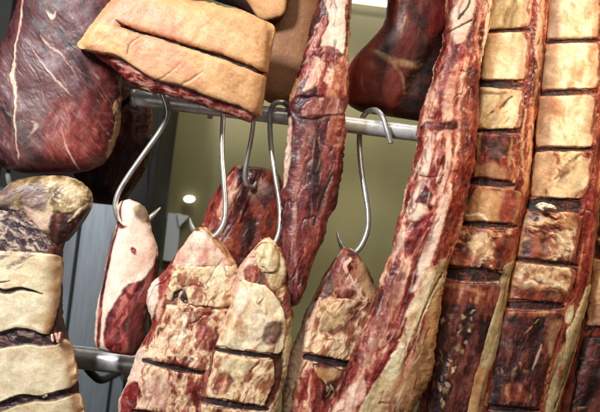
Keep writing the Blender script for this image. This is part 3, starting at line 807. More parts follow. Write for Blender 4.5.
# D: long strip in the centre
root = root_at('meat_strip', 'long narrow red strip in the centre hanging in front of the rail', 'meat cut', 295, 312, 1.36)
D = [(320, -60, 360, -60), (320, -20, 354, -20), (317, 6, 353, 6), (309, 30, 349, 32), (303, 55, 348, 56), (296, 80, 348, 82), (288, 100, 347, 102), (289, 122, 346, 122), (286, 150, 345, 146), (283, 180, 341, 176), (281, 210, 335, 204), (281, 240, 325, 232),
     (283, 265, 314, 260), (285, 290, 306, 286), (289, 308, 300, 304)]
lay = [poly([(326, -60), (352, -60), (346, 4), (346, 30), (346, 52), (326, 56), (322, 44), (329, 20), (324, 2)], 'fat_pale', 1.5, 2.5, .8),
       poly([(350, -60), (360, -60), (354, 40), (348, 90), (344, 60), (349, 20)], 'fat_tan', 1, 1, .3), line([(346, 8), (346, 40), (344, 62)], 1.1, 'brown_red', .8, 1.2, -.6),
       poly([(316, 26), (326, 18), (324, 36), (314, 56), (305, 60), (309, 42)], 'wet_lean', 1.5, 2.5, .7),
       poly([(308, 62), (326, 58), (346, 60), (346, 96), (322, 100), (316, 86), (300, 96), (298, 80)], 'streaky', 2, 3, .4),
       poly([(332, 66), (345, 66), (345, 98), (328, 98), (336, 82)], 'rib_red', 2, 3, .8, .85), poly([(316, 52), (330, 48), (342, 56), (330, 64), (318, 60)], 'wet_lean', 1.2, 1.5, 1.2, .9),
       line([(296, 82), (292, 96), (293, 104)], 3, 'fat_tan', 1.2, 1.5, 1.0), line([(318, 62), (312, 80), (304, 92)], 2.2, 'fat_pinkish', 1.2, 2, .6),
       poly([(290, 102), (316, 98), (330, 102), (316, 112), (296, 118)], 'dark_beef', 2, 3, -2.2), poly([(308, 104), (330, 98), (343, 104), (340, 116), (318, 116), (302, 118)], 'silver_skin', 2, 3, .6, .9),
       line([(296, 116), (310, 122), (328, 117), (345, 115)], [.6, 1.2, 1.2, .5], 'dark_flesh_shade', .8, 1, -2),
       poly([(322, 120), (345, 118), (346, 146), (334, 150)], 'rib_red', 3, 3, .6, .8),
       poly([(288, 122), (292, 128), (288, 180), (283, 182)], 'fat_pinkish', 1.2, 1.5, .2), poly([(300, 130), (312, 124), (308, 170), (300, 200), (294, 190)], 'silver_skin', 2.5, 3, 0, .3),
       line([(340, 140), (336, 170), (326, 200), (318, 225)], [1, 1.8, 1.4, .4], 'rib_red', 1.2, 1.5, 1.0), line([(331, 176), (322, 200), (314, 225)], .9, 'dark_flesh_shade', .9, 1, -1.6),
       line([(296, 190), (294, 230), (297, 270), (296, 300)], [.8, 2.4, 1.4, .4], 'silver_skin', 1.5, 2, .2, .8),
       poly([(302, 252), (324, 232), (312, 270), (304, 290)], 'brown_red', 2, 2, -.8, .9)]
lay += strokes([(290, 125), (342, 125), (334, 200), (300, 290), (284, 240)], 60, 98, 26, .7, 'silver_skin', 21, 6, .15, .55, 1)
lay += strokes([(316, 0), (330, 0), (326, 60), (300, 95)], 16, 108, 12, 1.2, 'fat_pinkish', 22, 18, .5, .7)
cut('meat', D, 1.357, 15, 'dark_beef', lay, root, n=2.9, crease=(1.0, 13, 98, 5, 'dark_beef'), seed=80, rag=2.1, lump=1.8, fine=.45)

# L: leftmost pale scored cut
root = root_at('rib_cut', 'pale ragged scored cut, leftmost of the three scored cuts on hooks', 'meat cut', 170, 440, 1.36)
Lr = [(198, 227, 204, 227), (188, 240, 215, 238), (176, 254, 228, 251), (165, 270, 237, 266), (150, 286, 241, 284), (147, 300, 242, 304), (151, 325, 240, 322), (140, 346, 236, 342), (130, 372, 228, 366), (122, 396, 220, 394), (117, 420, 216, 420), (110, 460, 206, 460)]
lay = [poly([(150, 282), (166, 264), (176, 254), (186, 258), (176, 276), (164, 296), (154, 300)], 'lean', 1.5, 2, -.6), poly([(150, 284), (160, 278), (158, 310), (148, 318)], 'fat_pale', 1.5, 1.5, .5, .9),
       poly([(160, 300), (172, 296), (176, 320), (160, 340), (148, 346), (152, 322)], 'streaky', 2, 2.5, 0, .85),
       poly([(130, 352), (150, 350), (164, 366), (168, 400), (150, 424), (118, 424), (120, 386)], 'fat_pale', 4, 4, .5, .8), poly([(126, 388), (138, 378), (150, 390), (152, 420), (128, 424), (122, 402)], 'red_clot', 1.5, 2.5, 1.0),
       poly([(208, 232), (216, 236), (232, 256), (238, 276), (230, 274), (218, 250)], 'fat_tan', 1.5, 2, -.4), line([(214, 246), (222, 262), (236, 274)], 1.1, 'lean', .8, 1, -1.0), line([(210, 240), (216, 256), (230, 270)], .8, 'dark_flesh_shade', .8, 1, -1.2)]
pads = [([(199, 231, 203, 231), (190, 242, 212, 242), (182, 254, 222, 254), (178, 266, 230, 266)], 'fat_pinkish'),
        ([(180, 264, 232, 264), (178, 276, 238, 276), (174, 290, 238, 290), (174, 300, 232, 307)], 'membrane'),
        ([(172, 302, 230, 310), (166, 318, 234, 322), (158, 340, 230, 350), (152, 355, 206, 369)], 'scraggy'),
        ([(150, 361, 206, 375), (148, 372, 210, 384), (144, 390, 206, 398), (142, 406, 200, 412)], 'scraggy'),
        ([(140, 411, 200, 417), (138, 426, 200, 430), (132, 450, 196, 454)], 'scraggy')]
pads = [(widen(w_[0], 4, 4),) + tuple(w_[1:]) for w_ in pads]
lay = lay + slits(pads[2:])
lay += [line([(203, 236), (208, 240), (214, 238)], [1, 2.4, 1.2], 'lean', 1, 1, .6), line([(205, 238), (210, 239.5)], 1.3, 'dark_flesh_shade', .6, .5, -2.5)]
_, H = cut('meat', Lr, 1.365, 19, 'scraggy', lay, root, n=2.9, wmin=.9, crease=(1.6, 13, 112, 2.4, 'lean'), seed=90, rag=1.6, lump=2.0, fine=.5, lumpscale=20)
for i, (b, f) in enumerate(pads):
    lay = []
    if i == 0:
        lay = [poly([(196, 230), (208, 231), (208, 240), (198, 240)], 'fat_pale', 2, 1, .6)]
    if i == 1:
        lay = [poly([(176, 292), (186, 288), (190, 298), (184, 306), (174, 304)], 'dark_flesh_shade', 1.2, 1.5, -3.0), line([(180, 288), (196, 284), (210, 286), (224, 276)], [.5, 1.6, 1, .3], 'lean', 1, 2, -.6, .8), poly([(210, 262), (236, 270), (228, 286), (206, 290)], 'fat_ivory', 3, 3, .5, .7)]
    if i == 2:
        lay = [poly([(200, 322), (214, 326), (212, 344), (200, 346)], 'wet_lean', 1.5, 2.5, -.6, .8), poly([(190, 310), (214, 312), (206, 322), (192, 320)], 'rib_red', 2, 2, 0, .8), line([(188, 318), (182, 340)], [1.5, 2.5], 'white_fat', 1, 1.5, .8, .9)]
    if i == 3:
        lay = [line([(194, 374), (192, 400)], 3, 'lean', 1.5, 1.5, -.4, .8), poly([(150, 372), (170, 376), (168, 402), (148, 400)], 'fat_pinkish', 3, 3, .3, .7)]
    lay += strokes([(b[0][0], b[0][1]), (b[0][2], b[0][3]), (b[-1][2], b[-1][3]), (b[-1][0], b[-1][1])], 22, 105, 12, 1.3, 'white_fat', 30 + i, 22, .5, .35, 2.5)
    lay += strokes([(b[0][0], b[0][1]), (b[0][2], b[0][3]), (b[-1][2], b[-1][3]), (b[-1][0], b[-1][1])], 10, 70, 10, 1.2, 'lean', 130 + i, 40, -.5, .3, 2.5)
    cut('scored_block', b, 1.365, 2.4, f, lay, root, M_FAT, n=6, crease=(1.3, 12, 115, 2.2, 'lean'), seed=92 + i, rag=1.5, lump=1.3, on=H, end=2, fine=.4, lumpscale=14)
# M: second pale scored cut
root = root_at('rib_cut', 'pale yellowish scored cut with a pink left edge, under the long centre strip', 'meat cut', 240, 440, 1.345)
Mr = [(264, 238, 270, 237), (254, 248, 279, 247), (243, 262, 286, 261), (237, 278, 288, 278), (231, 298, 291, 296), (224, 318, 292, 316), (215, 345, 291, 342), (206, 370, 287, 368), (200, 396, 281, 396), (196, 425, 276, 425), (192, 462, 270, 462)]
lay = [poly([(246, 256), (252, 246), (256, 258), (248, 276), (234, 300), (222, 330), (212, 362), (206, 400), (204, 440), (192, 440), (196, 396), (206, 356), (222, 314), (236, 276)], 'fat_pinkish', 1.5, 2, .6, .9),
       poly([(214, 346), (222, 340), (212, 380), (206, 430), (194, 430), (200, 384)], 'lean', 2, 2, .3, .8),
       poly([(248, 264), (262, 268), (280, 296), (290, 306), (286, 320), (262, 300), (246, 282)], 'streaky', 2, 3, 0, .9), poly([(284, 262), (294, 270), (294, 320), (286, 300)], 'brown_red', 2, 2, -1, .9),
       poly([(276, 250), (284, 258), (286, 276), (276, 290), (266, 270)], 'fat_yellow', 1.5, 2, .8, .85), poly([(286, 330), (292, 320), (291, 350), (284, 380), (278, 425), (272, 425), (278, 380)], 'fat_yellow', 1.5, 2, .6, .9),
       poly([(272, 352), (282, 348), (282, 380), (270, 405), (262, 400)], 'choc', 2, 2, -2.2, .95)]
pads = [([(263, 243, 270, 242), (258, 250, 276, 250), (258, 260, 278, 260), (264, 272, 276, 270)], 'fat_yellow'),
        ([(244, 279, 262, 284), (238, 290, 278, 300), (231, 312, 284, 318), (222, 334, 282, 344), (218, 344, 276, 352)], 'fat_ivory'),
        ([(217, 350, 272, 358), (214, 360, 274, 368), (208, 380, 268, 392), (205, 394, 264, 402)], 'membrane'),
        ([(203, 401, 262, 410), (202, 412, 262, 422), (198, 450, 262, 456)], 'membrane')]
pads = [(widen(w_[0], 0, 2),) + tuple(w_[1:]) for w_ in pads]
lay = lay + slits(pads[1:])
lay += [line([(262, 244), (270, 248), (276, 246)], [1, 2.4, 1.2], 'lean', 1, 1, .6), line([(267, 247), (272, 248)], 1.3, 'dark_flesh_shade', .6, .5, -2.5)]
_, H = cut('meat', Mr, 1.350, 18, 'membrane', lay, root, n=2.9, wmin=.9, crease=(1.6, 13, 112, 2.4, 'lean'), seed=100, rag=1.4, lump=1.8, fine=.5, lumpscale=20)
for i, (b, f) in enumerate(pads):
    lay = []
    if i == 1:
        lay = [poly([(250, 318), (262, 312), (272, 322), (264, 336), (252, 332)], 'white_fat', 1.5, 2.5, 1.2, .8), poly([(266, 326), (282, 320), (280, 340), (266, 342)], 'choc', 2, 2, -1.2, .85), poly([(236, 290), (250, 290), (244, 310), (232, 312)], 'fat_pale', 2, 2, .5, .7)]
    if i == 2:
        lay = [poly([(216, 376), (226, 368), (234, 378), (224, 392), (214, 390)], 'rib_red', 2, 2.5, -1.0, .9), poly([(246, 370), (252, 366), (252, 378), (244, 378)], 'rib_red', 1.2, 1.5, -.5, .8), poly([(226, 356), (250, 358), (244, 372), (226, 370)], 'fat_yellow', 3, 3, .4, .8)]
    q = [(b[0][0], b[0][1]), (b[0][2], b[0][3]), (b[-1][2], b[-1][3]), (b[-1][0], b[-1][1])]
    lay += strokes(q, 14, 110, 12, 1.2, 'white_fat', 50 + i, 25, .5, .35, 2.5) + strokes(q, 12, 75, 9, 1.1, 'fat_tan', 150 + i, 50, -.6, .4, 2.5)
    cut('scored_block', b, 1.350, 2.6, f, lay, root, M_FAT, n=6, crease=(1.2, 12, 115, 2.2, 'rib_red'), seed=102 + i, rag=1.3, lump=1.3, on=H, end=2, fine=.22, lumpscale=14)

# O: scored cut on the lone hook
root = root_at('rib_cut', 'small scored rib cut hanging alone from the hook right of the long centre strip', 'meat cut', 305, 440, 1.385)
Or = [(343, 248, 352, 247), (336, 257, 360, 256), (326, 272, 369, 270), (318, 288, 375, 284), (308, 306, 379, 298), (299, 332, 377, 322), (290, 356, 370, 348), (284, 380, 362, 376), (282, 405, 354, 402), (283, 430, 346, 430), (284, 460, 340, 460)]
lay = [poly([(342, 250), (352, 250), (346, 266), (334, 290), (322, 300), (312, 304), (326, 276)], 'dark_beef', 1.5, 2, .2, .9), poly([(300, 330), (310, 306), (316, 302), (306, 336), (296, 372), (288, 420), (282, 420), (284, 380)], 'fat_pale', 1.5, 2, .8, .9),
       line([(350, 258), (344, 266), (350, 276), (358, 292), (366, 300)], [1.4, 2.4, 1.6, 1.4, .6], 'fat_pinkish', 1, 1.5, 1.2), poly([(356, 256), (364, 264), (376, 290), (378, 304), (366, 296), (356, 276)], 'fat_tan', 2, 2, .2, .9),
       poly([(338, 276), (348, 274), (350, 292), (340, 296)], 'silver_skin', 2, 2, 0, .8), poly([(352, 256), (358, 260), (354, 280), (350, 270)], 'rib_red', 1.2, 1.5, -.8, .8),
       poly([(303, 370), (316, 366), (324, 384), (322, 424), (298, 424), (298, 394)], 'streaky', 2, 2, 1.4)]
pads = [([(320, 296, 362, 298), (314, 304, 374, 306), (308, 322, 370, 326), (304, 342, 366, 352), (303, 350, 358, 360)], 'membrane'),
        ([(312, 359, 354, 368), (316, 370, 356, 378), (322, 390, 350, 396), (326, 410, 344, 414)], 'brown_red')]
pads = [(widen(w_[0], 1, 3),) + tuple(w_[1:]) for w_ in pads]
lay = lay + slits(pads)
lay += [line([(344, 250), (351, 255), (358, 253)], [1, 2.2, 1.2], 'lean', 1, 1, .6), line([(348, 254), (354, 254)], 1.3, 'dark_flesh_shade', .6, .5, -2.5)]
_, H = cut('meat', Or, 1.39, 17, 'scraggy', lay, root, n=2.8, wmin=.9, crease=(1.6, 13, 112, 2.4, 'lean'), seed=110, rag=1.2, lump=1.8, fine=.45)
for i, (b, f) in enumerate(pads):
    q = [(b[0][0], b[0][1]), (b[0][2], b[0][3]), (b[-1][2], b[-1][3]), (b[-1][0], b[-1][1])]
    lay = strokes(q, 12, 100, 12, 1.2, 'fat_yellow', 60 + i, 30, .6, .7, 2.5) + strokes(q, 8, 80, 10, 1.2, 'lean', 160 + i, 50, -.5, .6, 2.5)
    if i == 0:
        lay = [line([(318, 298), (312, 318), (306, 344)], [1.5, 2.5, 2], 'fat_pinkish', 1, 1.2, 1.0), poly([(344, 318), (354, 316), (352, 332), (342, 332)], 'brown_red', 2, 2.5, -.8, .85), poly([(324, 312), (346, 306), (340, 322), (324, 330)], 'fat_yellow', 3, 3, .4, .7)] + lay
    else:
        lay += [poly([(314, 364), (340, 368), (330, 378), (318, 374)], 'fat_amber', 2, 2.5, .6, .85)]
    cut('scored_block', b, 1.39, 2.8, f, lay, root, M_FAT, n=6, crease=(1.0, 11, 110, 2.0, 'lean'), seed=112 + i, rag=1.3, lump=1.2, on=H, end=2, fine=.22, lumpscale=14)

# F: long diagonal strip
root = root_at('meat_strip', 'long ragged red and white strip running diagonally to the bottom edge', 'meat cut', 370, 450, 1.33)
Fr = [(452, -60, 500, -60), (449, -20, 494, -20), (447, 5, 492, 5), (445, 32, 487, 34), (436, 66, 481, 66), (424, 100, 477, 100), (418, 126, 476, 130), (417, 150, 474, 160), (409, 182, 470, 186), (402, 208, 464, 214), (395, 235, 456, 242), (387, 262, 448, 268), (376, 292, 441, 300),
      (363, 324, 438, 330), (352, 352, 434, 356), (342, 380, 428, 382), (330, 408, 414, 408), (318, 432, 396, 432), (306, 460, 380, 460)]
lay = [poly([(447, -60), (500, -60), (490, 0), (482, 30), (478, 56), (466, 40), (458, 60), (446, 70), (440, 60), (448, 30), (450, 0)], 'streaky', 2, 3, .3, .9),
       poly([(452, -60), (480, -60), (474, 0), (466, 30), (462, 44), (452, 44), (449, 20), (454, 0)], 'fat_pale', 2, 3, .5, .9), line([(482, -30), (478, 10), (472, 40), (480, 70)], [2.5, 2, 3, 1], 'rib_red', 1.2, 2, .2, .9),
       line([(490, -20), (487, 10), (483, 34), (480, 62)], 1.8, 'fat_ivory', 1, 1.5, .5), line([(470, -10), (466, 8), (456, 22)], .9, 'dark_flesh_shade', .7, 1.5, -1.2),
       line([(444, 36), (456, 30), (468, 24)], .8, 'dark_flesh_shade', .8, 1, -1.5), poly([(446, 50), (458, 47), (462, 54), (450, 70), (440, 72)], 'lean', 1.2, 2, .6),
       line([(446, 76), (458, 74), (468, 76)], .8, 'rib_red', .8, 1, -1.2, .9),
       poly([(436, 76), (456, 74), (454, 104), (452, 122), (432, 122), (424, 112)], 'streaky', 2.5, 3, .2, .85), poly([(444, 84), (452, 80), (450, 118), (440, 118)], 'fat_pinkish', 2, 2, .4, .85),
       poly([(462, 74), (478, 70), (476, 140), (474, 196), (462, 210), (450, 208), (456, 170), (458, 120)], 'brown_red', 2, 3, .2, .95),
       poly([(418, 128), (426, 122), (440, 124), (454, 122), (454, 130), (438, 132), (424, 134)], 'dark_beef', 1.5, 2.5, -1.0),
       poly([(418, 134), (436, 134), (450, 132), (452, 160), (444, 190), (436, 206), (420, 204), (410, 190)], 'streaky', 2, 3, .3), line([(430, 136), (426, 160), (418, 190), (410, 204)], [2.5, 3.5, 3, 1.5], 'fat_pale', 1.2, 2.5, .8),
       line([(446, 134), (446, 160), (440, 186), (430, 204)], [1.5, 2.6, 2, 1], 'fat_pinkish', 1.2, 2, .6), line([(414, 176), (430, 178), (440, 176)], .7, 'lean', .7, 1, -1),
       poly([(408, 206), (420, 204), (426, 212), (418, 220), (406, 218)], 'fat_pinkish', 1.5, 2, .6), poly([(420, 216), (440, 212), (436, 236), (424, 262), (408, 262), (402, 240), (410, 226)], 'wet_lean', 2, 3, .3),
       poly([(440, 196), (446, 200), (440, 226), (430, 256), (420, 276), (412, 290), (406, 286), (418, 258), (430, 226)], 'fat_pale', 1.5, 2, .9),
       poly([(448, 206), (458, 212), (448, 246), (440, 262), (432, 262), (440, 232)], 'brown_red', 2, 2, 0, .9),
       poly([(404, 232), (400, 246), (392, 262), (396, 236)], 'fat_pinkish', 1.2, 1.5, .5, .9),
       poly([(404, 250), (416, 270), (404, 300), (386, 340), (368, 374), (350, 392), (346, 372), (364, 330), (382, 284), (394, 256)], 'streaky', 2, 2.5, .1), poly([(394, 270), (404, 272), (396, 300), (378, 340), (364, 364), (358, 356), (376, 312)], 'silver_skin', 2, 2.5, .1, .6),
       poly([(436, 262), (446, 260), (440, 286), (424, 310), (410, 334), (402, 362), (394, 388), (378, 412), (356, 420), (362, 396), (382, 368), (396, 332), (412, 296), (424, 274)], 'fat_yellow', 1.5, 2.5, 1.4),
       poly([(428, 270), (434, 272), (424, 296), (412, 316), (404, 342), (396, 340), (404, 310), (416, 288)], 'fat_ivory', 1, 2, 1.0, .8), line([(440, 272), (430, 292), (420, 312), (414, 336), (404, 360)], [.6, 1, .8, .9, .4], 'fat_olive', .8, 1.5, -1.8),
       poly([(440, 284), (442, 300), (438, 330), (434, 366), (420, 392), (404, 416), (388, 420), (400, 384), (410, 356), (420, 330), (428, 304)], 'fat_tan', 1.5, 2, .2, .9),
       poly([(436, 290), (440, 310), (436, 350), (430, 360), (426, 330), (430, 306)], 'fat_amber', 1.5, 2, .6, .8), poly([(378, 392), (398, 372), (420, 376), (410, 404), (384, 420), (366, 420)], 'fat_tan', 3, 3, .5, .7),
       line([(404, 316), (396, 338), (384, 356), (372, 376), (360, 396)], [1.2, 2.0, 2.6, 2, 2], 'red_clot', 1.2, 1.5, .5), poly([(350, 384), (364, 378), (362, 394), (350, 408), (334, 416), (322, 440), (318, 436), (334, 404)], 'fat_pinkish', 1.5, 2, .6)]
lay += strokes([(416, 140), (450, 136), (440, 190), (412, 200)], 16, 104, 20, 1.2, 'fat_pale', 31, 8, .6, .7, 1.5)
lay += strokes([(416, 140), (450, 136), (440, 190), (412, 200)], 10, 104, 16, 1.0, 'wet_lean', 32, 8, -.6, .7, 1.5)
lay += strokes([(430, 0), (486, 0), (478, 60), (450, 120), (424, 120)], 16, 100, 20, 1.1, 'fat_pinkish', 33, 10, .4, .5, 2)
lay += strokes([(460, 80), (476, 80), (472, 190), (455, 205)], 30, 98, 16, .8, 'rib_red', 36, 12, .4, .7, 2)
lay += strokes([(400, 215), (440, 215), (400, 320), (350, 400), (345, 380)], 26, 112, 24, .8, 'fat_pinkish', 34, 8, .3, .55, 1.5)
lay += strokes([(430, 280), (440, 300), (400, 410), (360, 412)], 24, 112, 24, .8, 'fat_ivory', 35, 7, .6, .6, 1.2)
cut('meat', Fr, 1.325, 19, 'streaky', lay, root, n=2.6, crease=(1.3, 13, 103, 5, 'lean'), seed=120, rag=2.0, lump=2.4, fine=.35, lumpscale=18)

# G: rack of scored blocks, first right of the diagonal strip
root = root_at('rib_rack', 'scored rib rack just right of the diagonal strip, amber blocks above dark meat', 'meat cut', 455, 450, 1.36)
Gr = [(484, -60, 560, -60), (484, -20, 552, -20), (482, 5, 549, 5), (478, 40, 546, 40), (474, 85, 542, 85), (470, 130, 534, 130), (466, 180, 530, 178), (460, 215, 525, 212), (448, 245, 518, 242), (438, 275, 511, 275), (434, 300, 506, 300), (428, 340, 500, 338), (422, 380, 494, 376), (416, 420, 486, 416), (410, 460, 480, 460)]
lay = [line([(530, -60), (526, 20), (524, 60), (520, 95)], [4, 4, 4.5, 3], 'lean', 2, 2.5, -.8, .8), line([(542, -40), (538, 30), (534, 80), (528, 110)], [2, 1.8, 2, 1], 'fat_tan', 1.5, 2.5, .5, .8),
       line([(534, 12), (536, 30), (532, 50), (534, 68)], [1, 2.2, 2, .5], 'fat_pinkish', 1.5, 2, .6, .8), line([(522, 112), (518, 140), (520, 170), (524, 190)], [1.2, 1.6, 1.4, .6], 'fat_tan', 1.2, 2.5, .5, .8),
       line([(512, 80), (512, 130), (510, 160)], 2, 'brown_red', 1.5, 2, -1, .9), poly([(504, 260), (512, 256), (506, 290), (498, 330), (490, 356), (480, 380), (472, 376), (482, 350), (492, 310), (496, 276)], 'fat_green', 1.5, 2, .6),
       poly([(470, 368), (482, 366), (476, 400), (468, 430), (462, 420)], 'fat_amber', 1.5, 2, .2, .8), line([(484, 372), (478, 400), (472, 440)], 1.6, 'fat_green', 1, 1.5, .3, .9),
       poly([(444, 272), (450, 266), (470, 268), (494, 276), (498, 284), (480, 284), (460, 278)], 'fat_green', 1.5, 2.5, .4, .8)]
G_blocks = [([(492, -50, 528, -46), (490, -30, 526, -28), (489, 10, 524, 10), (486, 28, 522, 27), (486, 33, 516, 31)], 'fat_yellow', 7),
            ([(486, 36, 519, 35), (484, 42, 521, 40), (482, 66, 520, 64), (480, 78, 519, 78), (481, 82, 512, 83)], 'fat_ivory', 7),
            ([(480, 89, 510, 92), (478, 96, 516, 96), (477, 114, 514, 116), (476, 126, 511, 128), (478, 130, 504, 131)], 'fat_yellow', 6),
            ([(478, 134, 508, 136), (476, 142, 510, 144), (474, 166, 507, 170), (473, 178, 504, 182)], 'brown_red', 6),
            ([(474, 186, 502, 189), (472, 192, 514, 194), (466, 206, 512, 208), (458, 221, 506, 223)], 'fat_tan', 5),
            ([(456, 226, 506, 229), (453, 232, 510, 236), (446, 252, 506, 258), (444, 264, 498, 270)], 'burnt_mix', 5.5),
            ([(444, 280, 488, 282), (439, 290, 494, 292), (436, 324, 482, 326), (433, 362, 472, 362), (428, 400, 462, 400), (424, 440, 456, 440)], 'choc', 6)]
G_blocks = [(widen(w_[0], 2, 4),) + tuple(w_[1:]) for w_ in G_blocks]
lay = lay + slits(G_blocks)
_, H = cut('meat', Gr, 1.362, 19, 'rib_red', lay, root, crease=(1.0, 7, 98, 5, 'brown_red'), n=2.6, seed=130, rag=1.2, lump=1.6, fine=.45, lumpscale=20)
for i, (b, f, th) in enumerate(G_blocks):
    edge = [poly([(r_[2] - 4.5, r_[3]) for r_ in b] + [(r_[2] + 8, r_[3]) for r_ in b[::-1]], 'rib_red', 1.3, 3.5, -.4, .92), poly([(r_[0] + 2.5, r_[1]) for r_ in b] + [(r_[0] - 8, r_[1]) for r_ in b[::-1]], 'fat_tan', 2.5, 2.5, -.2, .8)] if th > 5 and f != 'choc' else []
    q = [(b[0][0], b[0][1]), (b[0][2], b[0][3]), (b[-1][2], b[-1][3]), (b[-1][0], b[-1][1])]
    lay = []
    if i == 0: lay = [line([(522, -40), (520, 30)], 3, 'fat_tan', 3, 2, 0, .7)]
    if i == 1: lay = [poly([(482, 40), (492, 40), (490, 80), (480, 80)], 'fat_brown', 4, 3, 0, .5), line([(518, 40), (515, 80)], 3, 'fat_brown', 3, 2, -.3, .5), poly([(494, 46), (508, 44), (506, 74), (492, 74)], 'fat_cream', 5, 2, 0, .8)]
    if i == 2: lay = [line([(508, 100), (496, 110), (484, 118)], [.8, 1.6, .6], 'rib_red', 1, 2, -1.2), poly([(500, 112), (512, 100), (512, 126), (498, 124)], 'fat_ivory', 2, 2, .5, .8), line([(478, 94), (490, 96), (506, 94)], 1.4, 'rib_red', 1.2, 1.5, -.2, .7)] + strokes(q, 14, 140, 12, .9, 'fat_tan', 7, 20, -.5, .7)
    if i == 3: lay = [poly([(484, 142), (498, 140), (502, 156), (488, 160)], 'dark_flesh_shade', 3, 3, -.8, .8), poly([(478, 164), (500, 168), (502, 180), (478, 176)], 'fat_tan', 3, 3, .2, .6), line([(508, 140), (506, 160), (508, 176)], 1.8, 'fat_tan', 1.5, 2, .3, .7)]
    if i == 4: lay = [line([(474, 188), (500, 191)], 1.2, 'rib_red', 1, 1, 0, .8), poly([(500, 192), (514, 194), (508, 222), (496, 220)], 'lean', 2.5, 3, -.3, .85), line([(462, 216), (476, 214), (484, 220)], 1.2, 'white_fat', 1.2, 2.5, .5, .8)]
    if i == 5: lay = strokes([(466, 236), (490, 232), (492, 254), (470, 262), (458, 250)], 26, 60, 10, 1.6, 'white_fat', 301, 60, .5, .7, 5) + [poly([(470, 236), (486, 234), (492, 250), (478, 260), (464, 248)], 'membrane', 4, 7, .8, .7), poly([(496, 236), (510, 240), (504, 268), (488, 266)], 'brown_red', 2, 3, -.2, .9), poly([(448, 254), (464, 250), (476, 262), (450, 266)], 'rib_red', 2, 3, 0, .8)]
    if i == 6:
        lay = [line([(442, 284), (460, 286), (480, 292)], [1.6, 2.4, 1.4], 'fat_amber', 1.5, 2.5, .8, .85), poly([(438, 284), (492, 284), (492, 300), (438, 300)], 'rib_red', 4, 4, 0, .6)]
        rr = random.Random(5)
        lay += strokes([(440, 305), (478, 308), (462, 350), (444, 400), (434, 400)], 26, 105, 9, 1.8, 'fat_olive', 77, 30, .7, .9, 4)
        lay += strokes([(440, 305), (470, 308), (462, 350), (440, 390)], 9, 100, 7, 1.7, 'fat_yellow', 78, 40, .9, .9, 4)
        lay += strokes(q, 40, 98, 22, .7, 'lean', 8, 8, .3, .6)
    cut('scored_block', b, 1.362, th * 0.4, f, lay + edge, root, M_FAT if f not in ('choc', 'brown_red') else M_LEAN, n=12, seed=132 + i, rag=.9, lump=.9, on=H, end=2, fine=.22, lumpscale=14)

band = [(502, 262, 512, 260), (497, 280, 508, 280), (490, 306, 502, 308), (483, 330, 498, 334), (477, 352, 493, 356), (470, 372, 484, 376), (466, 395, 477, 398), (458, 430, 470, 430)]
cut('fat_band', band, 1.362, 3.2, 'fat_green', [poly([(466, 368), (486, 370), (474, 412), (460, 412)], 'fat_amber', 3, 3, .2, .8), line([(480, 318), (478, 340), (472, 364)], .8, 'fat_olive', 1, 2, -.6)], root, M_FAT, n=3, seed=145, rag=1.4, lump=1.2, on=H, end=5, wmin=.5, fine=.2, lumpscale=14)

# H: second rack
root = root_at('rib_rack', 'scored rib rack with the palest ivory blocks, second right of the diagonal strip', 'meat cut', 525, 450, 1.365)
Hr = [(548, -60, 616, -60), (546, -20, 612, -20), (544, 5, 608, 5), (541, 45, 606, 45), (536, 95, 604, 95), (532, 150, 602, 150), (528, 190, 600, 190), (519, 220, 597, 218), (512, 250, 594, 248), (506, 280, 590, 278), (500, 308, 583, 306), (490, 340, 576, 338), (484, 375, 568, 372), (478, 415, 558, 412), (472, 460, 550, 460)]
lay = [line([(602, -60), (600, 60), (598, 150), (594, 190)], [4, 4, 4, 3], 'rib_red', 2, 2, 0, .7), line([(606, 0), (603, 100), (600, 190), (594, 250)], 1.4, 'fat_tan', 1, 2, .6, .8),
       line([(588, 60), (592, 100), (590, 150), (584, 200)], 1.2, 'brown_red', 1, 2, -.8, .8), line([(594, 200), (590, 240), (588, 270), (584, 300)], 1.6, 'fat_amber', 1.2, 1.5, .7, .8),
       poly([(578, 196), (596, 196), (592, 260), (584, 296), (572, 296), (578, 250)], 'lean', 3, 3, 0, .8),
       poly([(582, 290), (588, 284), (582, 320), (570, 352), (560, 384), (550, 420), (536, 430), (542, 396), (548, 364), (560, 344), (570, 316)], 'fat_green', 1.5, 2, .8), line([(584, 318), (574, 350), (562, 384), (552, 430)], [1, 1.6, 1.6, 2], 'fat_amber', 1, 1.5, .3, .85), line([(577, 330), (568, 356), (556, 384), (548, 410)], .8, 'dark_flesh_shade', .7, 1, -1.5),
       poly([(563, 308), (568, 304), (569, 312), (565, 322), (560, 318)], 'fat_cream', .8, .8, 1.0), poly([(562, 328), (567, 324), (566, 334), (562, 338)], 'fat_cream', .8, .8, 1.0), poly([(528, 204), (540, 204), (556, 206), (572, 198), (574, 212), (530, 214)], 'dark_flesh_shade', 2, 3, -1.5)]
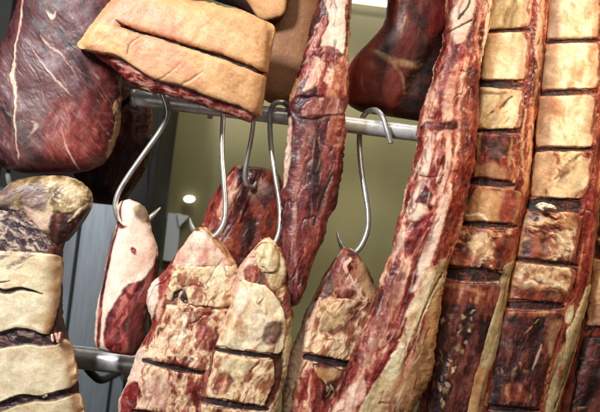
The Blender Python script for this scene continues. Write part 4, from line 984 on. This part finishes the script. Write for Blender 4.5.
H_blocks = [([(550, -50, 600, -50), (549, -30, 598, -28), (546, 10, 595, 8), (545, 34, 594, 34), (546, 42, 590, 42)], 'fat_ivory', 7),
            ([(545, 47, 588, 45), (542, 54, 594, 50), (541, 76, 594, 74), (540, 88, 593, 87), (542, 93, 588, 91)], 'fat_ivory', 7),
            ([(540, 98, 586, 97), (538, 104, 590, 102), (537, 126, 589, 126), (536, 142, 588, 143), (538, 148, 584, 149)], 'fat_ivory', 7),
            ([(536, 153, 582, 152), (534, 160, 587, 158), (532, 178, 584, 180), (530, 192, 576, 196), (532, 197, 568, 199)], 'membrane', 6),
            ([(528, 212, 566, 212), (523, 220, 574, 218), (519, 240, 570, 248), (516, 256, 568, 263)], 'burnt_mix', 5.5),
            ([(516, 261, 566, 267), (513, 268, 569, 274), (510, 284, 564, 290), (508, 298, 556, 302)], 'burnt_mix', 5.5),
            ([(506, 309, 550, 308), (500, 316, 556, 316), (494, 340, 548, 342), (488, 368, 540, 368), (484, 390, 534, 394), (484, 402, 530, 404)], 'choc', 6),
            ([(484, 408, 528, 410), (482, 418, 528, 418), (476, 450, 522, 450)], 'choc', 6)]
H_blocks = [(widen(w_[0], 2, 2),) + tuple(w_[1:]) for w_ in H_blocks]
lay = lay + slits(H_blocks)
_, H = cut('meat', Hr, 1.366, 19, 'rib_red', lay, root, crease=(1.0, 7, 98, 5, 'brown_red'), n=2.6, seed=150, rag=1.2, lump=1.6, fine=.45, lumpscale=20)
for i, (b, f, th) in enumerate(H_blocks):
    edge = [poly([(r_[2] - 4.5, r_[3]) for r_ in b] + [(r_[2] + 8, r_[3]) for r_ in b[::-1]], 'rib_red', 1.3, 3.5, -.4, .92), poly([(r_[0] + 2.5, r_[1]) for r_ in b] + [(r_[0] - 8, r_[1]) for r_ in b[::-1]], 'fat_tan', 2.5, 2.5, -.2, .8)] if th > 5 and f != 'choc' else []
    q = [(b[0][0], b[0][1]), (b[0][2], b[0][3]), (b[-1][2], b[-1][3]), (b[-1][0], b[-1][1])]
    lay = []
    if i < 3:
        lay = [poly([(q[0][0] - 2, q[0][1]), (q[0][0] + 10, q[0][1]), (q[3][0] + 9, q[3][1]), (q[3][0] - 3, q[3][1])], 'fat_brown', 3.5, 4, -.3, .7), poly([(q[1][0] - 8, q[1][1]), (q[1][0] + 4, q[1][1]), (q[2][0] + 5, q[2][1]), (q[2][0] - 6, q[2][1])], 'fat_brown', 4, 3, -.2, .45)]
        for dx, dy in ((24, 12), (33, 16), (30, 34)):
            lay.append(poly([(q[0][0] + dx, q[0][1] + dy), (q[0][0] + dx + 2, q[0][1] + dy + 1), (q[0][0] + dx + 1, q[0][1] + dy + 3)], 'fat_pinkish', 1.5, 1.5, 0, .7))
    if i == 3: lay = [poly([(532, 160), (548, 156), (544, 190), (530, 194)], 'fat_tan', 3, 3, 0, .8), line([(576, 156), (564, 166), (550, 180)], [.8, 2.2, 1], 'fat_olive', 1.2, 2.5, -1, .85), poly([(560, 176), (582, 162), (584, 184), (566, 196), (546, 196)], 'fat_cream', 3, 3, .4, .8)]
    if i == 4: lay = [poly([(560, 214), (574, 214), (572, 230), (562, 236)], 'fat_tan', 2, 3, .4, .8), poly([(550, 232), (566, 228), (570, 248), (560, 258), (546, 248)], 'membrane', 4, 7, .6, .7), poly([(519, 240), (546, 236), (548, 256), (518, 256)], 'brown_red', 3, 3, -.3, .85), line([(556, 228), (566, 230), (568, 244)], 1.2, 'brown_red', 1, 1.5, -1, .8)] + strokes([(546, 228), (570, 226), (570, 256), (536, 256)], 26, 50, 10, 1.5, 'white_fat', 302, 60, .5, .7, 5)
    if i == 5: lay = [poly([(516, 264), (550, 266), (558, 282), (530, 284), (514, 278)], 'membrane', 4, 7, .4, .85), poly([(510, 286), (540, 286), (562, 292), (552, 304), (508, 302)], 'brown_red', 2.5, 4, -.3, .85), line([(520, 280), (540, 278), (558, 286)], 1.3, 'white_fat', 1.2, 4, .5, .8), line([(524, 276), (545, 284)], 1, 'rib_red', 1, 2.5, -.4, .9)]
    if i == 6: lay = [line([(504, 311), (524, 312), (548, 310)], [2, 3, 2.5], 'rib_red', 2, 3, .6, .8), poly([(545, 322), (560, 322), (552, 352), (544, 350)], 'fat_tan', 3, 3, 0, .6), line([(537, 342), (532, 354), (527, 366)], [.6, 1.3, .4], 'fat_pinkish', .8, 1, .6, .9), line([(512, 364), (509, 370), (507, 378)], [.5, 1.8, .8], 'fat_olive', .8, 2.5, .8, .9), poly([(500, 384), (516, 380), (522, 396), (500, 396)], 'rib_red', 3, 4, .2, .8)] + strokes(q, 14, 100, 9, 1.2, 'fat_tan', 91, 40, .5, .7, 3.5) + strokes(q, 45, 100, 22, .7, 'lean', 9, 8, .3, .6)
    if i == 7: lay = strokes(q, 20, 100, 16, .7, 'lean', 10, 8, .3, .6)
    cut('scored_block', b, 1.366, th * 0.4, f, lay + edge, root, M_FAT if f != 'choc' else M_LEAN, n=12, seed=152 + i, rag=.8, lump=.9, on=H, end=2, fine=.3, lumpscale=14)
band = [(584, 284, 591, 282), (576, 304, 586, 304), (566, 326, 580, 328), (558, 350, 573, 352), (549, 374, 566, 376), (543, 396, 559, 400), (536, 430, 552, 432)]
cut('fat_band', band, 1.366, 3.4, 'fat_green', [line([(583, 318), (573, 346), (563, 370), (550, 404)], .9, 'brown_red', .9, 1.8, -1.2), line([(588, 300), (578, 336), (568, 372), (556, 420)], 1.6, 'fat_amber', 1.2, 2, .3, .8), poly([(552, 366), (558, 362), (558, 370), (553, 374)], 'rib_red', 1, 1.5, 0, .8)], root, M_FAT, n=3, seed=146, rag=1.4, lump=1.2, on=H, end=5, wmin=.5, fine=.2, lumpscale=14)
# crumbly fat crumbs left on the ledge of the second rack
lay = []
cut('fat_crumbs', [(534, 205, 538, 209), (540, 201, 543, 210), (548, 202, 550, 210), (555, 205, 557, 211)], 1.328, 4, 'white_fat', [], root, M_FAT, seed=170, rag=2.5, lump=3, fine=1.6, lumpscale=5, label='crumbly white fat on a ledge of the rack')

# I: third rack at the right edge
root = root_at('rib_rack', 'brownish rib rack cut off by the right edge of the picture', 'meat cut', 610, 450, 1.39)
Ir = [(612, -60, 680, -60), (609, 40, 680, 40), (606, 120, 680, 120), (603, 190, 680, 190), (597, 225, 676, 225), (593, 260, 672, 260), (580, 300, 668, 300), (568, 340, 662, 340), (556, 380, 656, 380), (546, 415, 650, 415), (538, 460, 640, 460)]
_, H = cut('meat', Ir, 1.392, 18, 'brown_red', strokes([(590, 300), (620, 300), (600, 412), (570, 412)], 24, 120, 24, 1.2, 'rib_red', 4, 20, .5, .7), root, n=2.5, seed=180, rag=1.2, lump=2)
for i, (b, f) in enumerate((([(608, 120, 660, 120), (606, 150, 660, 150), (604, 185, 660, 185)], 'fat_amber'), ([(600, 196, 660, 196), (598, 215, 656, 215), (594, 245, 652, 245)], 'burnt_mix'), ([(593, 258, 650, 258), (588, 275, 650, 275), (584, 300, 646, 300), (582, 324, 640, 326)], 'fat_tan'), ([(580, 334, 640, 336), (576, 350, 638, 350), (570, 385, 630, 390), (562, 430, 620, 430)], 'choc'))):
    q = [(b[0][0], b[0][1]), (b[0][2], b[0][3]), (b[-1][2], b[-1][3]), (b[-1][0], b[-1][1])]
    cut('scored_block', b, 1.392, 5, f, strokes(q, 16, 160, 20, 1.2, 'rib_red', 80 + i, 25, .4, .7, 3), root, M_FAT if f != 'choc' else M_LEAN, n=7, seed=182 + i, rag=1.2, lump=1.4, on=H, end=2, fine=.4)
